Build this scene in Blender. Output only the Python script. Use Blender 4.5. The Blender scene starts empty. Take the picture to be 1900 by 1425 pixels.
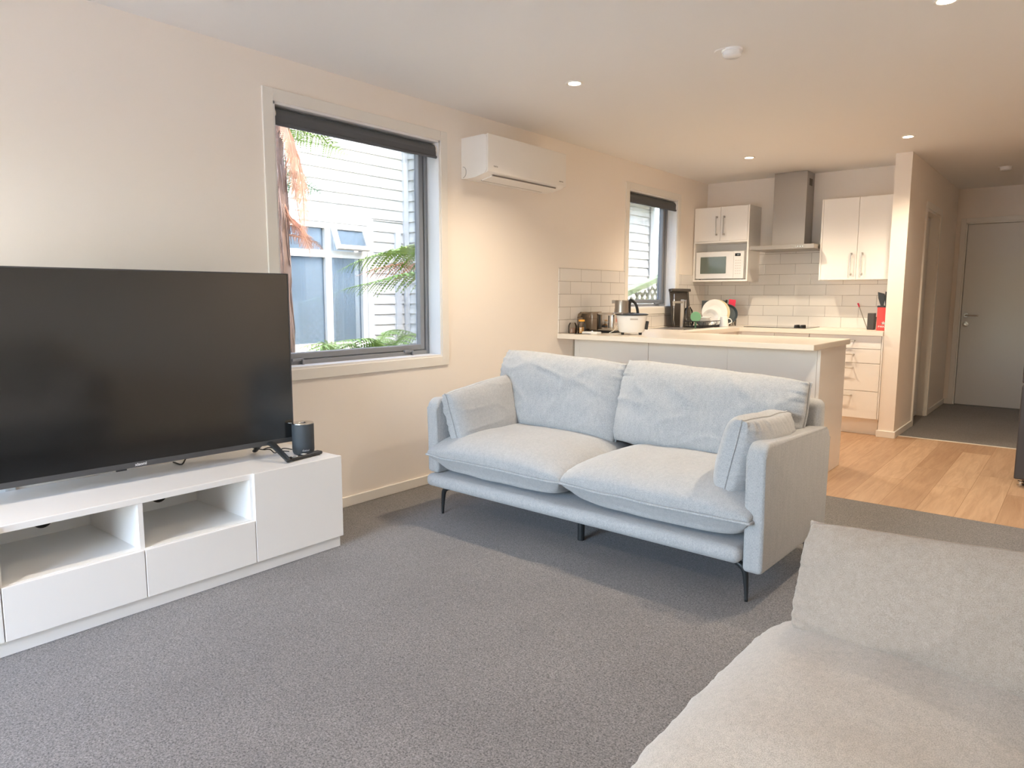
import bpy, bmesh, math, random
from mathutils import Vector, Matrix, noise

D = bpy.data
SC = bpy.context.scene
COL = SC.collection
PI = math.pi
random.seed(7)


def lin(r, g, b):
    f = lambda c: (c / 255 / 12.92) if c / 255 <= 0.04045 else ((c / 255 + 0.055) / 1.055) ** 2.4
    return (f(r), f(g), f(b), 1.0)


# ------------------------------------------------------------------ camera
CAM_F, CAM_YAW, CAM_PITCH, CAM_ROLL = 1311.45, 39.046, -7.0949, 0.1346
cam = D.cameras.new('camera')
cam.sensor_fit = 'HORIZONTAL'
cam.sensor_width = 36.0
cam.lens = CAM_F / 1900.0 * 36.0
cam.clip_start = 0.05
cam.clip_end = 200
camo = D.objects.new('camera', cam)
COL.objects.link(camo)
_y, _p, _r = map(math.radians, (CAM_YAW, CAM_PITCH, CAM_ROLL))
F = Vector((-math.sin(_y) * math.cos(_p), math.cos(_y) * math.cos(_p), math.sin(_p)))
R = F.cross(Vector((0, 0, 1))).normalized()
U = R.cross(F)
R2 = R * math.cos(_r) + U * math.sin(_r)
U2 = -R * math.sin(_r) + U * math.cos(_r)
m = Matrix((R2, U2, -F)).transposed().to_4x4()
m.translation = Vector((3.25283, 0.0, 1.21429))
camo.matrix_world = m
SC.camera = camo

# ------------------------------------------------------------------ view
SC.view_settings.view_transform = 'Standard'
SC.view_settings.look = 'None'
SC.view_settings.gamma = 1.0
SC.view_settings.use_curve_mapping = False
SC.view_settings.exposure = 1.38
SC.cycles.use_denoising = True
SC.cycles.max_bounces = 14
SC.cycles.diffuse_bounces = 8
SC.cycles.glossy_bounces = 4
SC.cycles.transparent_max_bounces = 16
SC.cycles.sample_clamp_indirect = 6.0
SC.cycles.caustics_reflective = False
SC.cycles.caustics_refractive = False

# ------------------------------------------------------------------ world and sun
SKY_STRENGTH = 3.1
SUN_STRENGTH = 3.0
DOOR_TINT = (0.72, 0.86, 1.0)
w = D.worlds.new('sky_world')
SC.world = w
w.use_nodes = True
nt = w.node_tree
nt.nodes.clear()
wo = nt.nodes.new('ShaderNodeOutputWorld')
bg = nt.nodes.new('ShaderNodeBackground')
sky = nt.nodes.new('ShaderNodeTexSky')
sky.sky_type = 'NISHITA'
sky.sun_disc = False
sky.sun_elevation = math.radians(55)
sky.sun_rotation = math.radians(70)
sky.air_density = 1.0
sky.dust_density = 2.0
nt.links.new(sky.outputs[0], bg.inputs[0])
bg.inputs[1].default_value = SKY_STRENGTH
nt.links.new(bg.outputs[0], wo.inputs[0])

sl = D.lights.new('sun', 'SUN')
sl.energy = SUN_STRENGTH
sl.angle = math.radians(0.6)
sl.color = (1.0, 0.96, 0.9)
so = D.objects.new('sun', sl)
COL.objects.link(so)
so.rotation_euler = Vector((0.55, 0.22, 0.85)).to_track_quat('Z', 'Y').to_euler()
so.location = (6, 3, 9)

# portals that guide sky sampling through the real openings
def portal(loc, rot, sx, sy):
    l = D.lights.new('portal', 'AREA')
    l.shape = 'RECTANGLE'
    l.size = sx
    l.size_y = sy
    l.cycles.is_portal = True
    o = D.objects.new('portal', l)
    COL.objects.link(o)
    o.location = loc
    o.rotation_euler = rot
    return o
portal((1.2, -1.62, 1.06), (PI / 2, 0, 0), 1.8, 2.1)          # south sliding doors, facing +y
portal((-0.17, 2.7, 1.5), (0, -PI / 2, 0), 1.3, 1.2)
portal((-0.17, 6.14, 1.63), (0, -PI / 2, 0), 1.05, 0.95)
LAMP_W = 38.0
LAMP_COL = (1.0, 0.82, 0.60)


# ------------------------------------------------------------------ mesh helpers
def bm_new():
    return bmesh.new()


def box(bm, x0, x1, y0, y1, z0, z1, bev=0.0, seg=2, mat=0):
    b = bmesh.new()
    bmesh.ops.create_cube(b, size=1)
    for v in b.verts:
        v.co = Vector(((x0 + x1) / 2 + v.co.x * (x1 - x0), (y0 + y1) / 2 + v.co.y * (y1 - y0), (z0 + z1) / 2 + v.co.z * (z1 - z0)))
    if bev > 0:
        bev = min(bev, 0.49 * min(abs(x1 - x0), abs(y1 - y0), abs(z1 - z0)))
        bmesh.ops.bevel(b, geom=list(b.edges), offset=bev, segments=seg, profile=0.5, affect='EDGES')
    merge(bm, b, mat)
    return bm


def merge(bm, b, mat=0):
    for f in b.faces:
        f.material_index = mat
    me = D.meshes.new('tmp')
    b.to_mesh(me)
    b.free()
    bm.from_mesh(me)
    D.meshes.remove(me)


def BX(*a, **k):
    return box(bm_new(), *a, **k)


def catmull(pts, n=8, closed=False):
    pts = [Vector(p) for p in pts]
    out = []
    N = len(pts)
    rng = range(N) if closed else range(N - 1)
    for i in rng:
        if closed:
            p0, p1, p2, p3 = pts[(i - 1) % N], pts[i], pts[(i + 1) % N], pts[(i + 2) % N]
        else:
            p1, p2 = pts[i], pts[i + 1]
            p0 = pts[i - 1] if i > 0 else p1 * 2 - p2
            p3 = pts[i + 2] if i + 2 < N else p2 * 2 - p1
        for k in range(n):
            t = k / n
            out.append(0.5 * ((2 * p1) + (-p0 + p2) * t + (2 * p0 - 5 * p1 + 4 * p2 - p3) * t * t + (-p0 + 3 * p1 - 3 * p2 + p3) * t ** 3))
    if not closed:
        out.append(pts[-1].copy())
    return out


def tube(bm, pts, rad, seg=8, closed=False, caps=True, mat=0, flat=1.0):
    """sweep a circle (or ellipse) along the points; rad may be a list or a function of 0..1"""
    pts = [Vector(p) for p in pts]
    N = len(pts)
    rings = []
    up = None
    for i, p in enumerate(pts):
        if closed:
            d = pts[(i + 1) % N] - pts[(i - 1) % N]
        else:
            d = pts[min(i + 1, N - 1)] - pts[max(i - 1, 0)]
        if d.length < 1e-9:
            d = Vector((0, 0, 1))
        d.normalize()
        if up is None:
            a = Vector((0, 0, 1)) if abs(d.z) < 0.9 else Vector((1, 0, 0))
            up = (a - d * a.dot(d)).normalized()
        else:
            up = up - d * up.dot(d)
            if up.length < 1e-6:
                up = d.orthogonal()
            up.normalize()
        sd = d.cross(up)
        t = i / max(1, N - 1)
        r = rad(t) if callable(rad) else (rad[i] if isinstance(rad, (list, tuple)) else rad)
        rings.append([bm.verts.new(p + up * math.cos(q) * r * flat + sd * math.sin(q) * r) for q in [2 * PI * k / seg for k in range(seg)]])
    M = N if closed else N - 1
    for i in range(M):
        a, b = rings[i], rings[(i + 1) % N]
        for k in range(seg):
            f = bm.faces.new((a[k], a[(k + 1) % seg], b[(k + 1) % seg], b[k]))
            f.material_index = mat
    if caps and not closed:
        bm.faces.new(list(reversed(rings[0]))).material_index = mat
        bm.faces.new(rings[-1]).material_index = mat
    return bm


def lathe(bm, prof, c=(0, 0, 0), seg=32, axis='Z', mat=0):
    """prof: list of (radius, height)"""
    c = Vector(c)
    rings = []
    for r, h in prof:
        ring = []
        if r < 1e-6:
            p = {'Z': Vector((0, 0, h)), 'X': Vector((h, 0, 0)), 'Y': Vector((0, h, 0))}[axis]
            ring = [bm.verts.new(c + p)]
        else:
            for k in range(seg):
                q = 2 * PI * k / seg
                a, b = math.cos(q) * r, math.sin(q) * r
                p = {'Z': Vector((a, b, h)), 'X': Vector((h, a, b)), 'Y': Vector((b, h, a))}[axis]
                ring.append(bm.verts.new(c + p))
        rings.append(ring)
    for a, b in zip(rings, rings[1:]):
        if len(a) == 1 and len(b) == 1:
            continue
        for k in range(seg):
            k2 = (k + 1) % seg
            if len(a) == 1:
                f = bm.faces.new((a[0], b[k2], b[k]))
            elif len(b) == 1:
                f = bm.faces.new((a[k], a[k2], b[0]))
            else:
                f = bm.faces.new((a[k], a[k2], b[k2], b[k]))
            f.material_index = mat
    return bm


def prism(bm, poly, axis, a, b, mat=0):
    """extrude a 2D polygon between a and b along the axis; poly holds the two other coordinates in order"""
    def P(u, v, t):
        return {'X': (t, u, v), 'Y': (u, t, v), 'Z': (u, v, t)}[axis]
    A = [bm.verts.new(P(u, v, a)) for u, v in poly]
    B = [bm.verts.new(P(u, v, b)) for u, v in poly]
    n = len(poly)
    bm.faces.new(A).material_index = mat
    bm.faces.new(list(reversed(B))).material_index = mat
    for i in range(n):
        bm.faces.new((A[i], B[i], B[(i + 1) % n], A[(i + 1) % n])).material_index = mat
    return bm


def xf(bm, M):
    bmesh.ops.transform(bm, matrix=M, verts=bm.verts)
    return bm


def link(name, bm, mat, parent=None, smooth=False, world=True):
    """one mesh object; world=True: mesh in world coordinates, moved to its parent's (unrotated) frame or to its own base"""
    bmesh.ops.recalc_face_normals(bm, faces=bm.faces)
    if parent is None and world and len(bm.verts):
        xs = [v.co for v in bm.verts]
        base = Vector((sum(v.x for v in xs) / len(xs), sum(v.y for v in xs) / len(xs), min(v.z for v in xs)))
    elif parent is not None and world:
        base = Vector(parent['_org']) if '_org' in parent else Vector((0, 0, 0))
    else:
        base = Vector((0, 0, 0))
    if base.length > 0:
        bmesh.ops.translate(bm, verts=bm.verts, vec=-base)
    me = D.meshes.new(name)
    bm.to_mesh(me)
    bm.free()
    mats = mat if isinstance(mat, (list, tuple)) else [mat]
    for q in mats:
        me.materials.append(q)
    if smooth:
        me.polygons.foreach_set('use_smooth', [True] * len(me.polygons))
        if smooth != 'all':
            try:
                me.set_sharp_from_angle(angle=math.radians(38))
            except Exception:
                pass
    o = D.objects.new(name, me)
    COL.objects.link(o)
    if parent is not None:
        o.parent = parent
        o['_org'] = tuple(base)
    else:
        o.location = base
        o['_org'] = tuple(base)
    return o


def thing(name, label, cat, loc, group=None, rotz=0.0):
    o = D.objects.new(name, None)
    o.empty_display_size = 0.05
    COL.objects.link(o)
    o.location = loc
    o.rotation_euler = (0, 0, rotz)
    o['_org'] = tuple(loc)
    o['label'] = label
    o['category'] = cat
    if group:
        o['group'] = group
    return o


def tag(o, label, cat, group=None):
    o['label'] = label
    o['category'] = cat
    if group:
        o['group'] = group
    return o


def struct(name, bm, mat, parent=None, smooth=False):
    o = link(name, bm, mat, parent, smooth)
    if parent is None:
        o['kind'] = 'structure'
    return o


def sgroup(name, loc):
    o = D.objects.new(name, None)
    o.empty_display_size = 0.05
    COL.objects.link(o)
    o.location = loc
    o['_org'] = tuple(loc)
    o['kind'] = 'structure'
    return o


def copy_tree(o, parent=None, loc=None, rotz=None, label=None):
    c = o.copy()
    COL.objects.link(c)
    if parent is not None:
        c.parent = parent
    if loc is not None:
        c.location = loc
    if rotz is not None:
        c.rotation_euler = (0, 0, rotz)
    if label:
        c['label'] = label
    for ch in list(o.children):
        copy_tree(ch, c)
    return c


def text_bm(s, size, depth=0.0006, bold=0.0):
    cu = D.curves.new('t', 'FONT')
    cu.body = s
    cu.size = size
    cu.extrude = depth
    cu.offset = bold
    cu.align_x = 'CENTER'
    cu.align_y = 'CENTER'
    o = D.objects.new('t', cu)
    COL.objects.link(o)
    dg = bpy.context.evaluated_depsgraph_get()
    me = D.meshes.new_from_object(o.evaluated_get(dg))
    bm = bmesh.new()
    bm.from_mesh(me)
    D.objects.remove(o)
    D.meshes.remove(me)
    D.curves.remove(cu)
    return bm


# ------------------------------------------------------------------ materials
def mat_new(name):
    m = D.materials.new(name)
    m.use_nodes = True
    n = m.node_tree
    return m, n, n.nodes['Principled BSDF']


def simple(name, col, rough=0.5, metal=0.0, spec=0.5, bump=0.0, bscale=200, vary=0.0, vscale=3, coat=0.0, emis=None, estr=0):
    m, n, p = mat_new(name)
    p.inputs['Base Color'].default_value = col
    p.inputs['Roughness'].default_value = rough
    p.inputs['Metallic'].default_value = metal
    p.inputs['Specular IOR Level'].default_value = spec
    p.inputs['Coat Weight'].default_value = coat
    tc = n.nodes.new('ShaderNodeTexCoord')
    if vary > 0:
        no = n.nodes.new('ShaderNodeTexNoise')
        no.inputs['Scale'].default_value = vscale
        no.inputs['Detail'].default_value = 4
        n.links.new(tc.outputs['Object'], no.inputs['Vector'])
        mx = n.nodes.new('ShaderNodeMix')
        mx.data_type = 'RGBA'
        mx.inputs[6].default_value = tuple(c * (1 - vary) for c in col[:3]) + (1,)
        mx.inputs[7].default_value = tuple(min(1, c * (1 + vary)) for c in col[:3]) + (1,)
        n.links.new(no.outputs['Fac'], mx.inputs[0])
        n.links.new(mx.outputs[2], p.inputs['Base Color'])
    if bump > 0:
        nb = n.nodes.new('ShaderNodeTexNoise')
        nb.inputs['Scale'].default_value = bscale
        nb.inputs['Detail'].default_value = 3
        n.links.new(tc.outputs['Object'], nb.inputs['Vector'])
        bp = n.nodes.new('ShaderNodeBump')
        bp.inputs['Strength'].default_value = bump
        bp.inputs['Distance'].default_value = 0.002
        n.links.new(nb.outputs['Fac'], bp.inputs['Height'])
        n.links.new(bp.outputs['Normal'], p.inputs['Normal'])
    if emis:
        p.inputs['Emission Color'].default_value = emis
        p.inputs['Emission Strength'].default_value = estr
    return m


def glass(name, tint=(1, 1, 1, 1), rough=0.0, refl=1.0):
    """thin pane: clear with a fresnel reflection"""
    m = D.materials.new(name)
    m.use_nodes = True
    n = m.node_tree
    n.nodes.clear()
    o = n.nodes.new('ShaderNodeOutputMaterial')
    t = n.nodes.new('ShaderNodeBsdfTransparent')
    t.inputs[0].default_value = tint
    g = n.nodes.new('ShaderNodeBsdfGlossy')
    g.inputs['Roughness'].default_value = rough
    fr = n.nodes.new('ShaderNodeFresnel')
    fr.inputs[0].default_value = 1.45
    mu = n.nodes.new('ShaderNodeMath')
    mu.operation = 'MULTIPLY'
    mu.inputs[1].default_value = refl
    n.links.new(fr.outputs[0], mu.inputs[0])
    mx = n.nodes.new('ShaderNodeMixShader')
    n.links.new(mu.outputs[0], mx.inputs[0])
    n.links.new(t.outputs[0], mx.inputs[1])
    n.links.new(g.outputs[0], mx.inputs[2])
    n.links.new(mx.outputs[0], o.inputs[0])
    return m


def fabric(name, a, b, grain=420, bump=0.55, vert=3.0):
    m, n, p = mat_new(name)
    tc = n.nodes.new('ShaderNodeTexCoord')
    mp = n.nodes.new('ShaderNodeMapping')
    mp.inputs['Scale'].default_value = (1.0, 1.0, 1 / vert)
    n.links.new(tc.outputs['Object'], mp.inputs['Vector'])
    n1 = n.nodes.new('ShaderNodeTexNoise')
    n1.inputs['Scale'].default_value = grain
    n1.inputs['Detail'].default_value = 2
    n2 = n.nodes.new('ShaderNodeTexNoise')
    n2.inputs['Scale'].default_value = 70
    n2.inputs['Detail'].default_value = 4
    n.links.new(mp.outputs[0], n1.inputs['Vector'])
    n.links.new(mp.outputs[0], n2.inputs['Vector'])
    ad = n.nodes.new('ShaderNodeMath')
    ad.operation = 'MULTIPLY_ADD'
    ad.inputs[1].default_value = 0.78
    sb = n.nodes.new('ShaderNodeMath')
    sb.operation = 'MULTIPLY'
    sb.inputs[1].default_value = 0.22
    n.links.new(n2.outputs['Fac'], sb.inputs[0])
    n.links.new(n1.outputs['Fac'], ad.inputs[0])
    n.links.new(sb.outputs[0], ad.inputs[2])
    cr = n.nodes.new('ShaderNodeValToRGB')
    cr.color_ramp.elements[0].position = 0.36
    cr.color_ramp.elements[0].color = a
    cr.color_ramp.elements[1].position = 0.62
    cr.color_ramp.elements[1].color = b
    n.links.new(ad.outputs[0], cr.inputs[0])
    n.links.new(cr.outputs[0], p.inputs['Base Color'])
    p.inputs['Roughness'].default_value = 0.95
    p.inputs['Specular IOR Level'].default_value = 0.15
    p.inputs['Sheen Weight'].default_value = 0.25
    p.inputs['Sheen Roughness'].default_value = 0.5
    bp = n.nodes.new('ShaderNodeBump')
    bp.inputs['Strength'].default_value = bump
    bp.inputs['Distance'].default_value = 0.0015
    n.links.new(n1.outputs['Fac'], bp.inputs['Height'])
    n.links.new(bp.outputs['Normal'], p.inputs['Normal'])
    return m


def carpet_mat():
    m, n, p = mat_new('carpet_pile')
    tc = n.nodes.new('ShaderNodeTexCoord')
    v = n.nodes.new('ShaderNodeTexNoise')
    v.inputs['Scale'].default_value = 190
    v.inputs['Detail'].default_value = 3
    v.inputs['Roughness'].default_value = 0.7
    v.inputs['Distortion'].default_value = 0.6
    b = n.nodes.new('ShaderNodeTexNoise')
    b.inputs['Scale'].default_value = 2.2
    b.inputs['Detail'].default_value = 4
    n.links.new(tc.outputs['Object'], v.inputs['Vector'])
    n.links.new(tc.outputs['Object'], b.inputs['Vector'])
    cr = n.nodes.new('ShaderNodeValToRGB')
    e = cr.color_ramp.elements
    e[0].position = 0.34
    e[0].color = lin(76, 74, 74)
    e[1].position = 0.66
    e[1].color = lin(150, 146, 144)
    n.links.new(v.outputs['Fac'], cr.inputs[0])
    hs = n.nodes.new('ShaderNodeMix')
    hs.data_type = 'RGBA'
    hs.blend_type = 'MULTIPLY'
    hs.inputs[0].default_value = 1.0
    br = n.nodes.new('ShaderNodeMapRange')
    br.inputs['From Min'].default_value = 0.3
    br.inputs['From Max'].default_value = 0.7
    br.inputs['To Min'].default_value = 0.88
    br.inputs['To Max'].default_value = 1.04
    n.links.new(b.outputs['Fac'], br.inputs['Value'])
    n.links.new(cr.outputs[0], hs.inputs[6])
    n.links.new(br.outputs[0], hs.inputs[7])
    n.links.new(hs.outputs[2], p.inputs['Base Color'])
    p.inputs['Roughness'].default_value = 1.0
    p.inputs['Specular IOR Level'].default_value = 0.05
    p.inputs['Sheen Weight'].default_value = 0.2
    bp = n.nodes.new('ShaderNodeBump')
    bp.inputs['Strength'].default_value = 0.45
    bp.inputs['Distance'].default_value = 0.003
    n.links.new(v.outputs['Fac'], bp.inputs['Height'])
    n.links.new(bp.outputs['Normal'], p.inputs['Normal'])
    return m


def wood_floor_mat():
    m, n, p = mat_new('oak_planks')
    tc = n.nodes.new('ShaderNodeTexCoord')
    sx = n.nodes.new('ShaderNodeSeparateXYZ')
    cx = n.nodes.new('ShaderNodeCombineXYZ')
    n.links.new(tc.outputs['Object'], sx.inputs[0])
    n.links.new(sx.outputs['Y'], cx.inputs['X'])
    n.links.new(sx.outputs['X'], cx.inputs['Y'])
    br = n.nodes.new('ShaderNodeTexBrick')
    br.offset = 0.37
    br.offset_frequency = 2
    br.inputs['Scale'].default_value = 1.0
    br.inputs['Brick Width'].default_value = 1.25
    br.inputs['Row Height'].default_value = 0.19
    br.inputs['Mortar Size'].default_value = 0.0012
    br.inputs['Color1'].default_value = (0.15, 0.15, 0.15, 1)
    br.inputs['Color2'].default_value = (0.85, 0.85, 0.85, 1)
    br.inputs['Mortar'].default_value = (0.0, 0.0, 0.0, 1)
    n.links.new(cx.outputs[0], br.inputs['Vector'])
    mp = n.nodes.new('ShaderNodeMapping')
    mp.inputs['Scale'].default_value = (0.8, 9, 1)
    n.links.new(cx.outputs[0], mp.inputs['Vector'])
    ad = n.nodes.new('ShaderNodeVectorMath')
    ad.operation = 'ADD'
    sc = n.nodes.new('ShaderNodeVectorMath')
    sc.operation = 'SCALE'
    sc.inputs['Scale'].default_value = 9.0
    n.links.new(br.outputs['Color'], sc.inputs[0])
    n.links.new(mp.outputs[0], ad.inputs[0])
    n.links.new(sc.outputs[0], ad.inputs[1])
    g = n.nodes.new('ShaderNodeTexNoise')
    g.inputs['Scale'].default_value = 3.2
    g.inputs['Detail'].default_value = 7
    g.inputs['Roughness'].default_value = 0.6
    g.inputs['Distortion'].default_value = 0.8
    n.links.new(ad.outputs[0], g.inputs['Vector'])
    cr = n.nodes.new('ShaderNodeValToRGB')
    e = cr.color_ramp.elements
    e[0].position = 0.28
    e[0].color = lin(184, 150, 120)
    e[1].position = 0.68
    e[1].color = lin(210, 180, 150)
    n.links.new(g.outputs['Fac'], cr.inputs[0])
    pl = n.nodes.new('ShaderNodeValToRGB')
    pe = pl.color_ramp.elements
    pe[0].position = 0.1
    pe[0].color = (0.74, 0.66, 0.60, 1)
    pe[1].position = 0.9
    pe[1].color = (1.04, 1.04, 1.02, 1)
    n.links.new(br.outputs['Color'], pl.inputs[0])
    mu = n.nodes.new('ShaderNodeMix')
    mu.data_type = 'RGBA'
    mu.blend_type = 'MULTIPLY'
    mu.inputs[0].default_value = 1
    n.links.new(cr.outputs[0], mu.inputs[6])
    n.links.new(pl.outputs[0], mu.inputs[7])
    jn = n.nodes.new('ShaderNodeMix')
    jn.data_type = 'RGBA'
    n.links.new(br.outputs['Fac'], jn.inputs[0])
    n.links.new(mu.outputs[2], jn.inputs[6])
    jn.inputs[7].default_value = lin(150, 112, 78)
    n.links.new(jn.outputs[2], p.inputs['Base Color'])
    p.inputs['Roughness'].default_value = 0.45
    bp = n.nodes.new('ShaderNodeBump')
    bp.inputs['Strength'].default_value = 0.12
    bp.inputs['Distance'].default_value = 0.001
    n.links.new(g.outputs['Fac'], bp.inputs['Height'])
    n.links.new(bp.outputs['Normal'], p.inputs['Normal'])
    return m


def tile_mat(name, axis, off_u, off_z, bw=0.302, rh=0.1035):
    """white subway tiles; world position drives the pattern"""
    m, n, p = mat_new(name)
    ge = n.nodes.new('ShaderNodeNewGeometry')
    sx = n.nodes.new('ShaderNodeSeparateXYZ')
    n.links.new(ge.outputs['Position'], sx.inputs[0])
    cx = n.nodes.new('ShaderNodeCombineXYZ')
    a = n.nodes.new('ShaderNodeMath')
    a.operation = 'SUBTRACT'
    a.inputs[1].default_value = off_u - bw * 20
    b = n.nodes.new('ShaderNodeMath')
    b.operation = 'SUBTRACT'
    b.inputs[1].default_value = off_z - rh * 20
    n.links.new(sx.outputs[axis], a.inputs[0])
    n.links.new(sx.outputs['Z'], b.inputs[0])
    n.links.new(a.outputs[0], cx.inputs['X'])
    n.links.new(b.outputs[0], cx.inputs['Y'])
    br = n.nodes.new('ShaderNodeTexBrick')
    br.offset = 0.5
    br.offset_frequency = 2
    br.inputs['Scale'].default_value = 1.0
    br.inputs['Brick Width'].default_value = bw
    br.inputs['Row Height'].default_value = rh
    br.inputs['Mortar Size'].default_value = 0.0014
    br.inputs['Mortar Smooth'].default_value = 0.0
    br.inputs['Color1'].default_value = lin(232, 228, 224)
    br.inputs['Color2'].default_value = lin(224, 220, 216)
    br.inputs['Mortar'].default_value = lin(142, 132, 124)
    n.links.new(cx.outputs[0], br.inputs['Vector'])
    n.links.new(br.outputs['Color'], p.inputs['Base Color'])
    p.inputs['Roughness'].default_value = 0.14
    br2 = n.nodes.new('ShaderNodeTexBrick')
    br2.offset = 0.5
    br2.inputs['Scale'].default_value = 1.0
    br2.inputs['Brick Width'].default_value = bw
    br2.inputs['Row Height'].default_value = rh
    br2.inputs['Mortar Size'].default_value = 0.004
    br2.inputs['Mortar Smooth'].default_value = 1.0
    n.links.new(cx.outputs[0], br2.inputs['Vector'])
    no = n.nodes.new('ShaderNodeTexNoise')
    no.inputs['Scale'].default_value = 5
    n.links.new(ge.outputs['Position'], no.inputs['Vector'])
    mm = n.nodes.new('ShaderNodeMath')
    mm.operation = 'MULTIPLY_ADD'
    mm.inputs[1].default_value = -1.0
    n.links.new(br2.outputs['Fac'], mm.inputs[0])
    n.links.new(no.outputs['Fac'], mm.inputs[2])
    bp = n.nodes.new('ShaderNodeBump')
    bp.inputs['Strength'].default_value = 0.35
    bp.inputs['Distance'].default_value = 0.0015
    n.links.new(mm.outputs[0], bp.inputs['Height'])
    n.links.new(bp.outputs['Normal'], p.inputs['Normal'])
    return m


M = {}
M['wall'] = simple('wall_paint', lin(245, 237, 228), 0.75, spec=0.3, bump=0.05, bscale=300)
M['ceil'] = simple('ceiling_paint', lin(238, 235, 231), 0.9, spec=0.2)
M['trim'] = simple('trim_paint', lin(236, 232, 225), 0.35, spec=0.5)
M['reveal'] = simple('window_reveal_paint', lin(236, 236, 236), 0.5)
M['white'] = simple('white_melamine', lin(238, 237, 236), 0.35)
M['white_in'] = simple('white_melamine_inner', lin(232, 232, 230), 0.5)
M['kitchen'] = simple('kitchen_cabinet_white', lin(246, 243, 239), 0.3)
M['worktop'] = simple('worktop_laminate', lin(234, 226, 214), 0.3)
M['alu'] = simple('grey_aluminium', lin(138, 141, 145), 0.45, metal=0.1)
M['blind'] = simple('blind_fabric', lin(90, 92, 96), 0.85, bump=0.3, bscale=900)
M['steel'] = simple('brushed_steel', lin(176, 170, 163), 0.36, metal=1.0, bump=0.04, bscale=60)
M['chrome'] = simple('chrome', lin(215, 212, 208), 0.12, metal=1.0)
M['nickel'] = simple('satin_nickel', lin(196, 190, 182), 0.3, metal=1.0)
M['black'] = simple('black_plastic', lin(34, 34, 36), 0.4)
M['black_satin'] = simple('black_satin_metal', lin(42, 44, 46), 0.45, metal=0.2)
M['bezel'] = simple('tv_bezel', lin(78, 78, 80), 0.45, metal=0.3)
M['screen'] = simple('tv_screen', lin(20, 20, 20), 0.13, spec=1.0)
M['speaker'] = simple('speaker_cloth', lin(58, 64, 70), 0.6, bump=0.4, bscale=1200)
M['logo'] = simple('pale_print', lin(205, 205, 208), 0.5)
M['acwhite'] = simple('heat_pump_plastic', lin(240, 236, 230), 0.35)
M['acdark'] = simple('heat_pump_slot', lin(130, 124, 118), 0.6)
M['plate'] = simple('white_ceramic', lin(238, 238, 238), 0.2)
M['green'] = simple('green_plastic', lin(122, 176, 138), 0.5)
M['pink'] = simple('pink_plastic', lin(228, 58, 92), 0.4)
M['red'] = simple('red_bag', lin(226, 66, 62), 0.45, bump=0.3, bscale=25, vary=0.06, vscale=20)
M['dark'] = simple('dark_grey_steel', lin(78, 74, 72), 0.4, metal=0.6, vary=0.08, vscale=5)
M['fridge'] = simple('dark_fridge_panel', lin(74, 70, 70), 0.45, metal=0.3)
M['egg'] = simple('brown_jar_fill', lin(176, 134, 110), 0.6)
M['orange'] = simple('amber_jar_fill', lin(232, 168, 60), 0.5)
M['glass'] = glass('window_glass', (0.58, 0.59, 0.59, 1), refl=0.6)
M['clear'] = glass('clear_glass', (0.93, 0.92, 0.9, 1), refl=1.5)
M['smoke'] = glass('smoky_acrylic', (0.72, 0.66, 0.6, 1), refl=1.2)
M['cook'] = simple('ceramic_glass', lin(24, 22, 22), 0.04, spec=0.9)
M['mwglass'] = simple('microwave_window', lin(96, 108, 100), 0.08, spec=1.0)
M['display'] = simple('dark_display', lin(30, 28, 28), 0.2)
M['weather'] = simple('weatherboard_paint', lin(176, 170, 158), 0.6)
M['ext_trim'] = simple('exterior_trim_paint', lin(166, 162, 154), 0.6)
M['nbglass'] = simple('neighbour_glass', lin(96, 106, 112), 0.03, spec=1.0)
M['curtain'] = simple('net_curtain', lin(226, 230, 228), 0.8)
M['lattice'] = simple('lattice_timber', lin(168, 160, 128), 0.8, vary=0.15, vscale=12)
M['rail'] = simple('mossy_rail', lin(198, 205, 150), 0.8, vary=0.1, vscale=20)
M['gravel'] = simple('side_path_gravel', lin(150, 146, 138), 0.95, vary=0.25, vscale=30)
M['bark'] = simple('fern_bark', lin(138, 112, 96), 0.95, vary=0.35, vscale=30, bump=0.9, bscale=60)
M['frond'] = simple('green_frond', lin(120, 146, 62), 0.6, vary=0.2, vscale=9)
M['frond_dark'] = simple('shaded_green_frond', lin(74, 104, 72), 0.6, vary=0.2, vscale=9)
M['dead'] = simple('dead_orange_frond', lin(196, 142, 110), 0.8, vary=0.2, vscale=14)
M['deck'] = simple('bounce_paving', lin(205, 200, 192), 0.8, vary=0.15, vscale=6)
M['door'] = simple('door_paint', lin(226, 224, 220), 0.45)
M['hinge'] = simple('hinge_steel', lin(110, 108, 106), 0.35, metal=0.8)
M['carpet'] = carpet_mat()
M['wood'] = wood_floor_mat()
M['tile_back'] = tile_mat('subway_tiles_back', 'X', 0.045, 0.919 - 0.001)
M['tile_left'] = tile_mat('subway_tiles_side', 'Y', 4.593 + 0.1525, 0.925, bw=0.305, rh=0.1017)
M['sofa'] = fabric('light_grey_weave', lin(156, 158, 162), lin(184, 185, 186), grain=520, vert=4.0)
M['cushion_shaded'] = fabric('shaded_grey_weave', lin(140, 129, 119), lin(166, 155, 145), grain=650, vert=2.0)  # darker than the seat fabric: shade on the cushion front put into the colour
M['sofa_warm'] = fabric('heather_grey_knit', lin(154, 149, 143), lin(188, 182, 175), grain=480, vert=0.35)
M['lamp'] = simple('lamp_lens', (1, 1, 1, 1), 0.4, emis=(1.0, 0.86, 0.66, 1), estr=9)
M['cable'] = simple('black_cable', lin(30, 30, 30), 0.5)
M['cord'] = simple('white_cord', lin(235, 230, 222), 0.5)

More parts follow.
